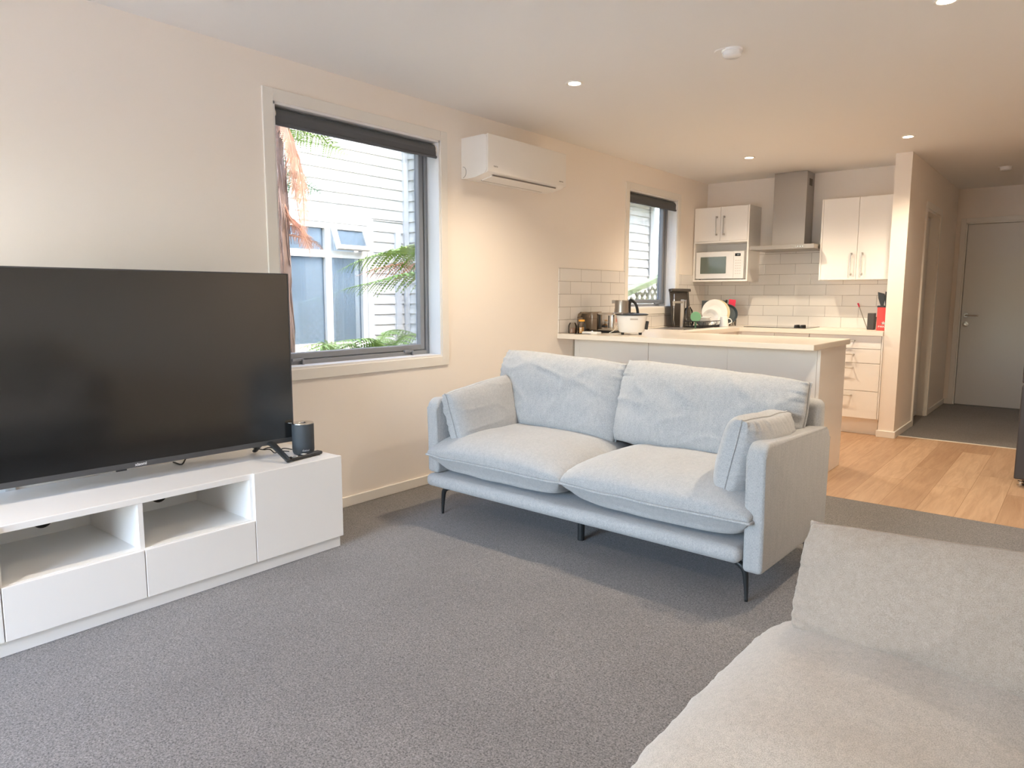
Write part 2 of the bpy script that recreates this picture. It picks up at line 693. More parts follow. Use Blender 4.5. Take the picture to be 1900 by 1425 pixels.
# ------------------------------------------------------------------ room shell
H = 2.4
RX = 3.62          # right wall
YS = -1.6          # south wall with sliding doors
KY = 7.32          # kitchen back wall
HY = 9.39          # end of hallway
W1 = (2.10, 3.28, 0.825, 2.18)
W2 = (5.655, 6.615, 1.106, 2.16)
T = 0.2


def wall_x(bm, x0, x1, y0, y1, holes):
    """wall in the y direction with window holes (ya, yb, za, zb)"""
    ys = y0
    for ya, yb, za, zb in holes:
        box(bm, x0, x1, ys, ya, 0, H)
        if za > 0:
            box(bm, x0, x1, ya, yb, 0, za)
        box(bm, x0, x1, ya, yb, zb, H)
        ys = yb
    box(bm, x0, x1, ys, y1, 0, H)
    return bm


struct('wall_left', wall_x(bm_new(), -T, 0, YS - T, KY + T, [W1, W2]), M['wall'])
b = bm_new()
box(b, 0, 1.904, KY, KY + T, 0, H)
box(b, 1.70, 1.904, KY + T, HY + T, 0, H)  # unseen block added behind the hall side door to stop light leaks
struct('wall_kitchen', b, M['wall'])
# wall between kitchen and hallway, with the side door opening
DY0, DY1, DZ = 7.53, 8.26, 2.02
b = wall_x(bm_new(), 1.905, 2.03, 6.735, HY, [(DY0, DY1, 0, DZ)])
struct('wall_hall', b, M['wall'])
b = BX(1.905, 2.125, HY, HY + T, 0, H)
box(b, 2.125, 2.955, HY, HY + T, 2.03, H)
box(b, 2.955, RX, HY, HY + T, 0, H)
struct('wall_end', b, M['wall'])
b = BX(RX, RX + T, YS - T, 6.9, 0, H)
struct('wall_right', b, M['wall'])
b = BX(3.08, RX + T, 6.9, HY, 0, H)
struct('wall_hall_right', b, M['wall'])
b = BX(-T, 0.3, YS - T, YS, 0, H)
box(b, 0.3, 2.1, YS - T, YS, 2.12, H)
box(b, 2.1, RX + T, YS - T, YS, 0, H)
struct('wall_front', b, M['wall'])
struct('ceiling', BX(-T, RX + T, YS - T, HY + T, H, H + 0.15), M['ceil'])
struct('floor', BX(-T, RX + T, YS - T, 4.51, -0.12, 0), M['carpet'])
struct('floor', BX(-T, RX + T, 4.51, 6.89, -0.12, 0.001), M['wood'])
struct('floor', BX(-T, RX + T, 6.89, HY + T, -0.12, 0), M['carpet'])
struct('trim_1', BX(2.042, 3.08, 6.878, 6.898, 0, 0.006, bev=0.002), M['trim'])


def skirting(name, segs, h=0.06, t=0.013):
    b = bm_new()
    for x0, x1, y0, y1 in segs:
        box(b, x0, x1, y0, y1, 0, h, bev=0.003, seg=1)
    return struct(name, b, M['trim'])


skirting('baseboard_left', [(0, 0.013, YS, 4.795)])
skirting('baseboard_right', [(RX - 0.013, RX, YS, 6.9)])
skirting('baseboard_hall', [(1.893, 2.043, 6.722, 6.735), (2.03, 2.043, 6.735, 7.47), (2.03, 2.043, 8.34, HY), (3.067, 3.08, 6.9, HY)])
skirting('baseboard_end', [(2.043, 2.075, HY - 0.013, HY)])

# splashback tiles (part of the room fabric)
b = BX(0.0, 1.905, KY - 0.008, KY, 0.919, 1.40)
box(b, 0.587, 1.268, KY - 0.008, KY, 1.40, 1.68)
struct('trim_2', b, M['tile_back'])
b = BX(0, 0.008, 4.587, 5.605, 0.919, 1.434)
box(b, 0, 0.008, 5.605, 6.68, 0.919, 1.045)
box(b, 0, 0.008, 6.68, KY - 0.008, 0.919, 1.434)
struct('trim_3', b, M['tile_left'])


def window(name, w, latch=True):
    ya, yb, za, zb = w
    g = sgroup(name, (-0.1, (ya + yb) / 2, za))
    # architrave with a small step
    b = bm_new()
    e, s = 0.06, 0.012
    box(b, 0, s, ya - e, ya, za - e, zb + e, bev=0.002, seg=1)
    box(b, 0, s, yb, yb + e, za - e, zb + e, bev=0.002, seg=1)
    box(b, 0, s, ya, yb, zb, zb + e, bev=0.002, seg=1)
    box(b, 0, s, ya, yb, za - e, za, bev=0.002, seg=1)
    link('window_trim', b, M['trim'], g)
    # white reveal liners
    b = bm_new()
    k = 0.012
    box(b, -0.10, 0.004, ya, ya + k, za, zb)
    box(b, -0.10, 0.004, yb - k, yb, za, zb)
    box(b, -0.10, 0.004, ya, yb, zb - k, zb)
    box(b, -0.10, 0.006, ya, yb, za, za + k)
    link('window_reveal', b, M['reveal'], g)
    # aluminium outer frame
    x0, x1 = -0.17, -0.10
    b = bm_new()
    t = 0.036
    box(b, x0, x1, ya, ya + t, za, zb, bev=0.003, seg=1)
    box(b, x0, x1, yb - t, yb, za, zb, bev=0.003, seg=1)
    box(b, x0, x1, ya + t, yb - t, za, za + t, bev=0.003, seg=1)
    box(b, x0, x1, ya + t, yb - t, zb - t, zb, bev=0.003, seg=1)
    fr = link('window_frame', b, M['alu'], g)
    # sash
    b = bm_new()
    q = 0.036
    y2, y3, z2, z3 = ya + t + 0.003, yb - t - 0.003, za + t + 0.003, zb - t - 0.003
    box(b, x0 + 0.01, x1 - 0.012, y2, y2 + q, z2, z3, bev=0.004, seg=1)
    box(b, x0 + 0.01, x1 - 0.012, y3 - q, y3, z2, z3, bev=0.004, seg=1)
    box(b, x0 + 0.01, x1 - 0.012, y2 + q, y3 - q, z2, z2 + q, bev=0.004, seg=1)
    box(b, x0 + 0.01, x1 - 0.012, y2 + q, y3 - q, z3 - q, z3, bev=0.004, seg=1)
    sa = link('window_sash', b, M['alu'], g)
    link('glass_pane', BX(-0.147, -0.141, y2 + q - 0.004, y3 - q + 0.004, z2 + q - 0.004, z3 - q + 0.004), M['glass'], g)
    ys = (ya + 0.16, yb - 0.2) if latch else (yb - 0.2,)
    for y in ys:
        b = BX(-0.112, -0.088, y - 0.035, y + 0.035, za + 0.03, za + 0.046, bev=0.003)
        box(b, -0.10, -0.078, y + 0.02, y + 0.034, za + 0.012, za + 0.04, bev=0.003)
        link('window_latch', b, M['alu'], g)
    return g


window('window_1', W1)
window('window_2', W2, latch=False)

# south sliding doors behind the camera
g = sgroup('door_1', (1.2, YS - 0.1, 0))
b = bm_new()
for y0, y1, z0, z1 in ((0.30, 0.36, 0, 2.12), (2.04, 2.10, 0, 2.12), (1.17, 1.23, 0, 2.12), (0.36, 2.04, 2.06, 2.12), (0.36, 2.04, 0, 0.05)):
    box(b, y0, y1, YS - 0.14, YS - 0.06, z0, z1)
link('door_frame', b, M['alu'], g)
link('door_glass', BX(0.36, 2.04, YS - 0.103, YS - 0.097, 0.05, 2.06), M['clear'], g)

# hallway side door (door_2) and end door (door_3)
g = sgroup('door_2', (2.03, 7.9, 0))
b = bm_new()
e = 0.06
box(b, 2.03, 2.045, DY0 - e, DY0, 0, DZ + e, bev=0.002, seg=1)
box(b, 2.03, 2.045, DY1, DY1 + e, 0, DZ + e, bev=0.002, seg=1)
box(b, 2.03, 2.045, DY0, DY1, DZ, DZ + e, bev=0.002, seg=1)
link('door_trim', b, M['trim'], g)
b = bm_new()
box(b, 1.905, 2.032, DY0, DY0 + 0.02, 0, DZ)
box(b, 1.905, 2.032, DY1 - 0.02, DY1, 0, DZ)
box(b, 1.905, 2.032, DY0 + 0.02, DY1 - 0.02, DZ - 0.02, DZ)
link('door_jamb', b, M['trim'], g)
link('door_leaf', BX(1.915, 1.953, DY0 + 0.023, DY1 - 0.023, 0.006, DZ - 0.023, bev=0.002, seg=1), M['door'], g)
for z in (0.22, 1.02, 1.80):
    link('hinge', BX(1.955, 2.012, DY0 + 0.0195, DY0 + 0.0265, z - 0.05, z + 0.05, bev=0.001, seg=1), M['hinge'], g)

g = sgroup('door_3', (2.54, HY, 0))
b = bm_new()
x0, x1, zt = 2.125, 2.955, 2.03
box(b, x0 - 0.05, x0, HY - 0.015, HY, 0, zt + 0.05, bev=0.002, seg=1)
box(b, x1, x1 + 0.05, HY - 0.015, HY, 0, zt + 0.05, bev=0.002, seg=1)
box(b, x0, x1, HY - 0.015, HY, zt, zt + 0.05, bev=0.002, seg=1)
box(b, x0, x0 + 0.014, HY, HY + 0.05, 0, zt)
box(b, x1 - 0.014, x1, HY, HY + 0.05, 0, zt)
box(b, x0, x1, HY, HY + 0.05, zt - 0.014, zt)
link('door_trim', b, M['trim'], g)
link('door_leaf', BX(x0 + 0.018, x1 - 0.018, HY + 0.012, HY + 0.05, 0.004, zt - 0.018, bev=0.002, seg=1), M['door'], g)
link('light_stop', BX(x0, x1, HY + 0.052, HY + T, 0, zt), M['trim'], g)  # added slab behind the leaf, blocks outside light leaking round it
b = lathe(bm_new(), [(0, -0.006), (0.024, -0.006), (0.026, 0.0), (0, 0.0)], (2.19, HY + 0.011, 1.012), axis='Y')
tube(b, [(2.19, HY + 0.01, 1.012), (2.19, HY - 0.04, 1.012), (2.205, HY - 0.05, 1.012), (2.31, HY - 0.05, 1.010)], 0.0095, 10)
link('door_handle', b, M['chrome'], g, smooth=True)
b = lathe(bm_new(), [(0, -0.012), (0.012, -0.012), (0.014, -0.008), (0.028, -0.006), (0.03, 0), (0, 0)], (2.19, HY + 0.011, 0.912), axis='Y')
link('door_lock', b, M['nickel'], g, smooth=True)

# ------------------------------------------------------------------ outside
struct('floor', BX(-9, -T, -4, 14, -0.45, -0.35), M['gravel'])
struct('floor', BX(-1, 6, -9, YS - T, -0.18, -0.06), M['deck'])  # unseen paving, added and kept bright to bounce daylight indoors


def clapboards(bm, x, y0, y1, z0, z1, pitch, facing=1):
    """overlapping boards on a wall that faces +x (facing=1), or on one that faces -y (facing=2; x and y swap roles)"""
    z = z0
    while z < z1 - 0.01:
        top = min(z + pitch, z1)
        if facing == 1:
            prism(bm, [(x - 0.03, z), (x + 0.022, z), (x + 0.003, top), (x - 0.03, top)], 'Y', y0, y1)
        else:
            prism(bm, [(x + 0.03, z), (x - 0.022, z), (x - 0.004, top), (x + 0.03, top)], 'X', y0, y1)
        z += pitch


nb = thing('neighbour_house', 'white weatherboard house seen outside through both windows', 'house', (-3.6, 5.5, -0.35))
NX, P1 = -3.2, 0.119
b = bm_new()
zs = 0.643 - 8 * P1
clapboards(b, NX, -3, 4.13, zs, 0.64, P1)
clapboards(b, NX, 4.13, 5.40, zs, 0.60, P1)
clapboards(b, NX, 5.40, 5.95, zs, 0.64, P1)
clapboards(b, NX, -3, 4.13, 0.643, 2.09, P1)
clapboards(b, NX, 5.40, 5.95, 0.643, 2.09, P1)
zt = 0.643 + P1 * 12
clapboards(b, NX, -3, 5.95, zt + 0.02, 4.6, P1)
box(b, NX - 1.5, NX - 0.9, -3, 5.95, -0.35, 4.6)
link('weatherboards', b, M['weather'], nb)
b = bm_new()
clapboards(b, 5.95, NX, -1.9, -0.33, 4.6, 0.121, facing=2)
clapboards(b, -1.9, 5.95, 9.55, -0.33 + 0.02, 2.56, 0.1215)
link('wing_weatherboards', b, M['weather'], nb)
link('corner_board', BX(-2.0, -1.86, 9.55, 9.67, -0.35, 2.62), M['ext_trim'], nb)
link('corner_board', BX(NX, NX + 0.045, 5.86, 5.93, -0.35, 4.6), M['ext_trim'], nb)
link('corner_board', BX(NX + 0.0, NX + 0.045, 5.72, 5.80, -0.35, 1.95), M['ext_trim'], nb)
b = BX(-2.2, -1.45, 5.6, 10.2, 2.62, 2.70)
box(b, -1.47, -1.40, 5.6, 10.2, 2.58, 2.74)
link('eave', b, M['ext_trim'], nb)
tr = tube(bm_new(), [(-1.78, 9.75, 2.6), (-1.78, 9.75, -0.3)], 0.04, 12)
link('downpipe', tr, M['weather'], nb, smooth=True)
# the neighbour's window: facings, frame, panes, open awning sash
b = bm_new()
box(b, NX, NX + 0.03, 4.13, 5.39, 2.0, 2.085)
box(b, NX, NX + 0.03, 5.30, 5.39, 0.63, 2.0)
box(b, NX, NX + 0.03, 4.13, 4.2, 0.63, 2.0)
box(b, NX, NX + 0.07, 4.13, 5.40, 0.59, 0.645)
f = link('window_facing', b, M['ext_trim'], nb)
b = bm_new()
X0, X1 = NX - 0.05, NX + 0.02
for y0, y1 in ((4.20, 4.25), (5.235, 5.30), (4.735, 4.815)):
    box(b, X0, X1, y0, y1, 0.645, 2.0)
for y0, y1 in ((4.25, 4.735), (4.815, 5.235)):
    for z0, z1 in ((1.935, 2.0), (1.625, 1.70), (0.645, 0.70)):
        box(b, X0, X1 - 0.001, y0, y1, z0, z1)
link('window_frame', b, M['weather'], nb)
NBG = glass('neighbour_pane', (0.8, 0.86, 0.9, 1), refl=2.2)
_n = NBG.node_tree
_d = _n.nodes.new('ShaderNodeBsdfDiffuse')
_d.inputs[0].default_value = lin(120, 134, 142)  # grey-blue diffuse share stands in for the reflection on the panes
_x = _n.nodes.new('ShaderNodeMixShader')
_x.inputs[0].default_value = 0.28
_o = _n.nodes['Material Output']
_src = _o.inputs[0].links[0].from_socket
_n.links.new(_src, _x.inputs[1])
_n.links.new(_d.outputs[0], _x.inputs[2])
_n.links.new(_x.outputs[0], _o.inputs[0])
b = bm_new()
box(b, NX - 0.03, NX - 0.024, 4.25, 4.735, 0.70, 1.625)
box(b, NX - 0.03, NX - 0.024, 4.815, 5.235, 0.70, 1.625)
box(b, NX - 0.03, NX - 0.024, 4.25, 4.735, 1.70, 1.935)
link('window_glass', b, NBG, nb)
# awning sash, hinged at its head and pushed out at the foot
b = bm_new()
for y0, y1, z0, z1 in ((0, 0.045, -0.27, 0), (0.40, 0.445, -0.27, 0), (0.045, 0.40, -0.045, 0), (0.045, 0.40, -0.27, -0.225)):
    box(b, 0, 0.04, y0, y1, z0, z1)
Ma = Matrix.Translation((NX + 0.02, 4.805, 1.955)) @ Matrix.Rotation(math.radians(-22), 4, 'Y')
aw = link('awning_sash', xf(b, Ma), M['weather'], nb)
link('sash_glass', xf(BX(0.015, 0.021, 0.045, 0.40, -0.225, -0.045), Ma), NBG, aw)
# room behind the panes
b = BX(NX - 0.85, NX - 0.80, 4.0, 5.6, 0.2, 2.3)
link('inner_wall', b, simple('neighbour_room', lin(150, 158, 160), 0.9), nb)
b = bm_new()
N = 60
pr = [(4.98 + 0.28 * i / N, NX - 0.16 + 0.014 * math.sin(i * 1.3)) for i in range(N + 1)]
for i in range(N):
    (ya, xa), (yb, xb) = pr[i], pr[i + 1]
    vs = [b.verts.new(v) for v in ((xa, ya, 0.68), (xb, yb, 0.68), (xb, yb, 1.97), (xa, ya, 1.97))]
    b.faces.new(vs)
bmesh.ops.remove_doubles(b, verts=b.verts, dist=1e-5)
r = bmesh.ops.solidify(b, geom=list(b.faces), thickness=0.003)
link('net_curtain', b, M['curtain'], nb, smooth='all')

# lattice fence with a sloping rail
lf = thing('lattice_fence', 'timber lattice fence with mossy sloping rail outside the kitchen window', 'fence', (-0.7, 7.3, -0.35))
def railz(y):
    return 1.215 + (y - 6.72) * 0.24
b = bm_new()
ya, yb, k = 6.2, 8.3, 0.085
XF = -0.7
n = 0
c = -3.0
while c < 12:
    for sgn in (1, -1):
        # line z = sgn*(y - c)
        pts = []
        for i in range(61):
            y = ya + (yb - ya) * i / 60
            z = sgn * (y - ya) + (c - 2)
            if -0.2 < z < railz(y) - 0.05:
                pts.append((XF + 0.006 * sgn, y, z))
        if len(pts) > 1:
            d = (Vector(pts[-1]) - Vector(pts[0]))
            L = d.length
            if L > 0.05:
                q = BX(-0.004, 0.004, 0, L, -0.014, 0.014)
                ang = math.atan2(d.z, d.y)
                xf(q, Matrix.Translation(pts[0]) @ Matrix.Rotation(ang, 4, 'X'))
                merge(b, q)
    c += k * 1.42
link('lattice', b, M['lattice'], lf)
b = bm_new()
q = BX(-0.05, 0.05, 0, 2.2, -0.03, 0.03, bev=0.004, seg=1)
xf(q, Matrix.Translation((XF, ya - 0.05, railz(ya) - 0.01)) @ Matrix.Rotation(math.atan(0.24), 4, 'X'))
merge(b, q)
link('top_rail', b, M['rail'], lf)
for y in (ya, yb):
    link('fence_post', BX(XF - 0.045, XF + 0.045, y - 0.045, y + 0.045, -0.35, railz(y)), M['lattice'], lf)


def frond(path, width, n=38, mat=None, parent=None, droop=0.35, seed=0, name='frond', side=None, dense=1.0, hang=0.0):
    """a feathery frond: rachis with two rows of toothed leaflets"""
    rnd = random.Random(seed)
    P = catmull(path, 14)
    L = [0]
    for a, c in zip(P, P[1:]):
        L.append(L[-1] + (c - a).length)
    tot = L[-1]
    b = bm_new()
    tube(b, P, lambda t: 0.006 * (1 - t) + 0.0012, 5)
    side = Vector(side) if side else None
    for k in range(n):
        t = 0.04 + 0.95 * k / (n - 1)
        s = t * tot
        i = next((j for j in range(1, len(L)) if L[j] >= s), len(L) - 1)
        u = (s - L[i - 1]) / max(1e-6, L[i] - L[i - 1])
        p = P[i - 1].lerp(P[i], u)
        d = (P[i] - P[i - 1]).normalized()
        sd = side.copy() if side else d.cross(Vector((0, 0, 1)))
        sd = (sd - d * sd.dot(d))
        if sd.length < 1e-3:
            sd = Vector((1, 0, 0))
        sd.normalize()
        w = width * 1.15 * math.sin(PI * min(1, 0.12 + t * 0.88)) ** 0.7
        for sg in (1, -1):
            dr = (sd * sg + d * 0.42 + Vector((0, 0, -hang))).normalized()
            dr = (dr + Vector((rnd.uniform(-.12, .12), rnd.uniform(-.12, .12), rnd.uniform(-.12, .12)))).normalized()
            nrm = dr.cross(d).normalized()
            al = nrm.cross(dr).normalized()
            K = 9
            ww = w * rnd.uniform(0.8, 1.1)
            tw = 0.21 * ww * dense
            prev = None
            for j in range(K):
                a0, a1 = j / K, (j + 1) / K
                c0 = p + dr * ww * a0 + Vector((0, 0, -droop * ww * a0 * a0))
                c1 = p + dr * ww * a1 + Vector((0, 0, -droop * ww * a1 * a1))
                cm = c0.lerp(c1, 0.75)
                hw = tw * (1 - a0 * 0.85)
                vs = [b.verts.new(c0), b.verts.new(cm + al * hw), b.verts.new(c1), b.verts.new(cm - al * hw)]
                b.faces.new(vs)
    o = link(name, b, mat, parent)
    return o


tf = thing('tree_fern', 'tree fern with shaggy brown trunk just outside the large window', 'tree fern', (-1.0, 2.74, -0.35))
b = bm_new()
tr = catmull([(-1.0, 2.76, -0.35), (-1.0, 2.755, 0.6), (-1.0, 2.745, 1.4), (-1.0, 2.73, 2.1), (-1.0, 2.72, 2.75)], 10)
tube(b, tr, lambda t: 0.088 - 0.012 * t + 0.004 * math.sin(t * 40), 20)
rnd = random.Random(3)
for k in range(210):
    q = rnd.uniform(0, 2 * PI)
    z = rnd.uniform(-0.2, 2.5)
    r0 = 0.083
    L = rnd.uniform(0.12, 0.38)
    c, s = math.cos(q), math.sin(q)
    dq = rnd.uniform(-0.012, 0.012)
    yc = 2.757 - 0.013 * max(0, z)
    p0 = Vector((-1.0 + c * r0, yc + s * r0, z))
    p1 = Vector((-1.0 + c * (r0 + 0.006) + dq * s, yc + s * (r0 + 0.006) - dq * c, z - L * 0.5))
    p2 = Vector((-1.0 + c * (r0 + rnd.uniform(0, 0.02)), yc + s * (r0 + rnd.uniform(0, 0.02)), z - L))
    tube(b, [p0, p1, p2], [0.004, 0.006, 0.002], 4)
link('trunk', b, M['bark'], tf, smooth='all')
XD = (1, 0, 0.15)
frond([(-1.0, 2.74, 2.5), (-1.0, 2.82, 2.37), (-1.0, 2.966, 2.325), (-1.0, 3.14, 2.30), (-1.0, 3.254, 2.25), (-1.0, 3.40, 2.215)], 0.085, 30, M['frond'], tf, seed=1, side=(0.5, 0, 0.5), name='green_frond')
frond([(-1.05, 2.72, 2.5), (-1.1, 2.86, 2.36), (-1.12, 3.0, 2.31), (-1.15, 3.15, 2.27)], 0.08, 22, M['frond'], tf, seed=2, side=(0.6, 0, 0.4), name='green_frond')
frond([(-1.0, 2.74, 2.5), (-0.9, 2.78, 2.4), (-0.8, 2.85, 2.33), (-0.6, 2.98, 2.28)], 0.16, 24, M['frond'], tf, seed=12, name='green_frond')
frond([(-1.05, 2.70, 2.5), (-1.2, 2.6, 2.7), (-1.6, 2.4, 2.7), (-1.9, 2.2, 2.5)], 0.16, 24, M['frond'], tf, seed=13, name='green_frond')
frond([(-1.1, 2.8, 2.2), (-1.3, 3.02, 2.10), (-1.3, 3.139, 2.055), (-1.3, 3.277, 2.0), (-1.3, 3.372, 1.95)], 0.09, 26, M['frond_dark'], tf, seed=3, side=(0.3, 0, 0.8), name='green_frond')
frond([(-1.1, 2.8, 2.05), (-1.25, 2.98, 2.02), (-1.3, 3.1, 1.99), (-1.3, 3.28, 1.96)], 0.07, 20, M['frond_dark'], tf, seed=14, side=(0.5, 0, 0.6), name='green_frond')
for sd, pth, wd in ((4, [(-0.93, 2.74, 2.35), (-0.86, 2.77, 2.24), (-0.85, 2.82, 2.1), (-0.85, 2.85, 1.95), (-0.85, 2.86, 1.75), (-0.85, 2.85, 1.53)], 0.06),
                    (6, [(-0.92, 2.76, 2.38), (-0.82, 2.74, 2.25), (-0.8, 2.76, 2.1), (-0.8, 2.77, 2.0)], 0.06),
                    (7, [(-0.93, 2.72, 2.45), (-0.85, 2.74, 2.3), (-0.87, 2.79, 2.05), (-0.88, 2.83, 1.82), (-0.88, 2.86, 1.6)], 0.05)):
    frond(pth, wd, 44, M['dead'], tf, seed=sd, side=(0.3, 1, 0), name='dead_frond', hang=0.9, droop=0.6)
frond([(-0.93, 2.76, 1.82), (-0.9, 2.80, 1.70), (-0.9, 2.87, 1.65), (-0.9, 2.96, 1.60)], 0.045, 24, M['dead'], tf, seed=8, side=(1, 0, 0), name='dead_frond', hang=0.5)
frond([(-0.93, 2.76, 1.76), (-0.9, 2.85, 1.66), (-0.88, 2.9, 1.56), (-0.88, 2.92, 1.47)], 0.055, 20, M['dead'], tf, seed=9, side=(0.5, 1, 0), name='dead_frond', hang=0.6)
frond([(-0.95, 2.78, 1.62), (-0.9, 2.86, 1.60), (-0.88, 2.94, 1.58), (-0.88, 3.03, 1.52)], 0.04, 16, M['dead'], tf, seed=10, side=(0.3, 0, 1), name='dead_frond', hang=0.5)

tf2 = thing('fern', 'green fern whose fronds reach in at the right of the large window', 'fern', (-0.95, 4.5, -0.35))
b = tube(bm_new(), catmull([(-0.95, 4.5, -0.35), (-0.95, 4.48, 0.5), (-0.95, 4.5, 1.35)], 6), lambda t: 0.07, 12)
link('trunk', b, M['bark'], tf2, smooth='all')
frond([(-0.95, 4.48, 1.35), (-0.92, 4.3, 1.50), (-0.9, 4.02, 1.53), (-0.9, 3.846, 1.545), (-0.9, 3.573, 1.525), (-0.9, 3.318, 1.455), (-0.9, 3.15, 1.38)], 0.15, 46, M['frond'], tf2, seed=21, side=(0.7, 0, 0.45))
frond([(-0.92, 4.48, 1.3), (-0.85, 4.2, 1.40), (-0.8, 3.92, 1.39), (-0.8, 3.668, 1.37), (-0.8, 3.43, 1.32), (-0.8, 3.185, 1.27), (-0.8, 3.09, 1.245)], 0.15, 46, M['frond'], tf2, seed=22, side=(0.7, 0, 0.35))
frond([(-1.0, 4.48, 1.35), (-1.05, 4.35, 1.57), (-1.1, 4.2, 1.60), (-1.1, 3.97, 1.60), (-1.1, 3.70, 1.52)], 0.15, 34, M['frond'], tf2, seed=23, side=(0.7, 0, 0.4))
frond([(-1.0, 4.5, 1.3), (-1.1, 4.2, 1.42), (-1.05, 3.9, 1.46), (-1.0, 3.6, 1.42), (-1.0, 3.4, 1.36)], 0.14, 34, M['dead'], tf2, seed=24, side=(0.7, 0, 0.4))

gf = thing('ground_fern', 'low bright green fern along the foot of the large window', 'fern', (-0.95, 3.5, -0.35))
for k, pth in enumerate((
        [(-0.95, 3.5, -0.3), (-0.9, 3.25, 0.55), (-0.85, 3.05, 0.80), (-0.8, 2.94, 0.83), (-0.8, 2.75, 0.78)],
        [(-0.95, 3.5, -0.3), (-0.85, 3.52, 0.60), (-0.8, 3.40, 0.83), (-0.8, 3.2, 0.86), (-0.8, 2.95, 0.84)],
        [(-0.95, 3.5, -0.3), (-0.9, 3.45, 0.6), (-0.9, 3.3, 0.80), (-0.9, 3.15, 0.82), (-0.9, 2.98, 0.80)],
        [(-0.95, 3.55, -0.3), (-0.95, 3.6, 0.6), (-0.9, 3.75, 0.84), (-0.9, 3.95, 0.86), (-0.9, 4.2, 0.80)],
        [(-0.95, 3.55, -0.3), (-1.0, 3.55, 0.6), (-1.0, 3.65, 0.86), (-1.0, 3.8, 0.9), (-1.0, 4.0, 0.86)],
        [(-0.95, 3.5, -0.3), (-1.1, 3.4, 0.5), (-1.2, 3.3, 0.78), (-1.3, 3.2, 0.8), (-1.4, 3.1, 0.75)])):
    frond([(x, y, z + (0.045 if z > 0 else 0)) for x, y, z in pth], 0.19, 50, M['frond'], gf, seed=30 + k, side=(0.9, 0.1, 0.15))

# ------------------------------------------------------------------ blinds
def blind(w, label, rollr=0.034):
    ya, yb, za, zb = w
    xr, zr = -0.042, zb - 0.054
    t = thing('roller_blind', label, 'blind', (xr, (ya + yb) / 2, zr))
    b = lathe(bm_new(), [(0, ya + 0.022), (rollr, ya + 0.022), (rollr, yb - 0.022), (0, yb - 0.022)], (xr, 0, zr), 28, 'Y')
    box(b, xr + rollr - 0.004, xr + rollr - 0.0015, ya + 0.022, yb - 0.022, zr - 0.045, zr)
    link('blind_fabric', b, M['blind'], t, smooth=True)
    b = lathe(bm_new(), [(0, ya + 0.02), (0.009, ya + 0.02), (0.009, yb - 0.02), (0, yb - 0.02)], (xr + rollr - 0.003, 0, zr - 0.047), 12, 'Y')
    link('bottom_rail', b, M['blind'], t, smooth=True)
    for y, s in ((ya + 0.0125, 1), (yb - 0.0125, -1)):
        b = lathe(bm_new(), [(0, -0.006 * s), (0.036, -0.006 * s), (0.034, 0.006 * s), (0, 0.006 * s)], (xr, y + 0.007 * s, zr), 24, 'Y')
        link('end_bracket', b, M['trim'], t, smooth=True)
    return t


blind(W1, 'charcoal roller blind rolled up at the head of the large living window')
blind(W2, 'charcoal roller blind rolled up at the head of the small kitchen window', 0.036)

# ------------------------------------------------------------------ heat pump
ac = thing('heat_pump', 'white wall-mounted heat pump between the two windows', 'heat pump', (0.0, 3.91, 1.97))
ya, yb = 3.475, 4.335
prof = [(0.0, 1.972), (0.0, 2.228), (0.19, 2.232), (0.225, 2.224), (0.228, 2.21), (0.228, 2.02), (0.222, 1.998), (0.20, 1.99), (0.12, 1.972), (0.06, 1.968)]
b = prism(bm_new(), prof, 'Y', ya, yb)
bmesh.ops.bevel(b, geom=[e for e in b.edges if abs(e.verts[0].co.y - e.verts[1].co.y) < 1e-6], offset=0.006, segments=2, affect='EDGES')
link('body', b, M['acwhite'], ac, smooth=True)
link('front_panel', BX(0.222, 0.236, ya - 0.002, yb + 0.002, 1.998, 2.232, bev=0.0065, seg=3), M['acwhite'], ac, smooth=True)
b = bm_new()
q = BX(-0.05, 0.05, ya + 0.09, yb - 0.09, -0.004, 0.004, bev=0.002)
xf(q, Matrix.Translation((0.15, 0, 1.977)) @ Matrix.Rotation(math.radians(-12), 4, 'Y'))
merge(b, q)
link('louvre', b, M['acwhite'], ac)
b = BX(0.198, 0.204, ya + 0.08, yb - 0.08, 1.982, 1.990)
box(b, 0.088, 0.094, ya + 0.10, yb - 0.10, 1.965, 1.970)
link('air_slot', b, M['acdark'], ac)
b = tube(bm_new(), [(0.02 + 0.028 * math.cos(q), ya - 0.001, 2.012 + 0.034 * math.sin(q)) for q in [-PI / 2 + PI * i / 14 for i in range(15)]], 0.0012, 5)
link('knockout_cover', b, M['acdark'], ac)
for s, y, z, sz in (('FUJITSU', ya + 0.075, 2.035, 0.012), ('AIRSTAGE', yb - 0.06, 2.03, 0.011)):
    b = text_bm(s, sz, 0.0004)
    xf(b, Matrix.Translation((0.2364, y, z)) @ Matrix(((0, 0, 1, 0), (1, 0, 0, 0), (0, 1, 0, 0), (0, 0, 0, 1))))
    link('lettering', b, M['acdark'], ac)

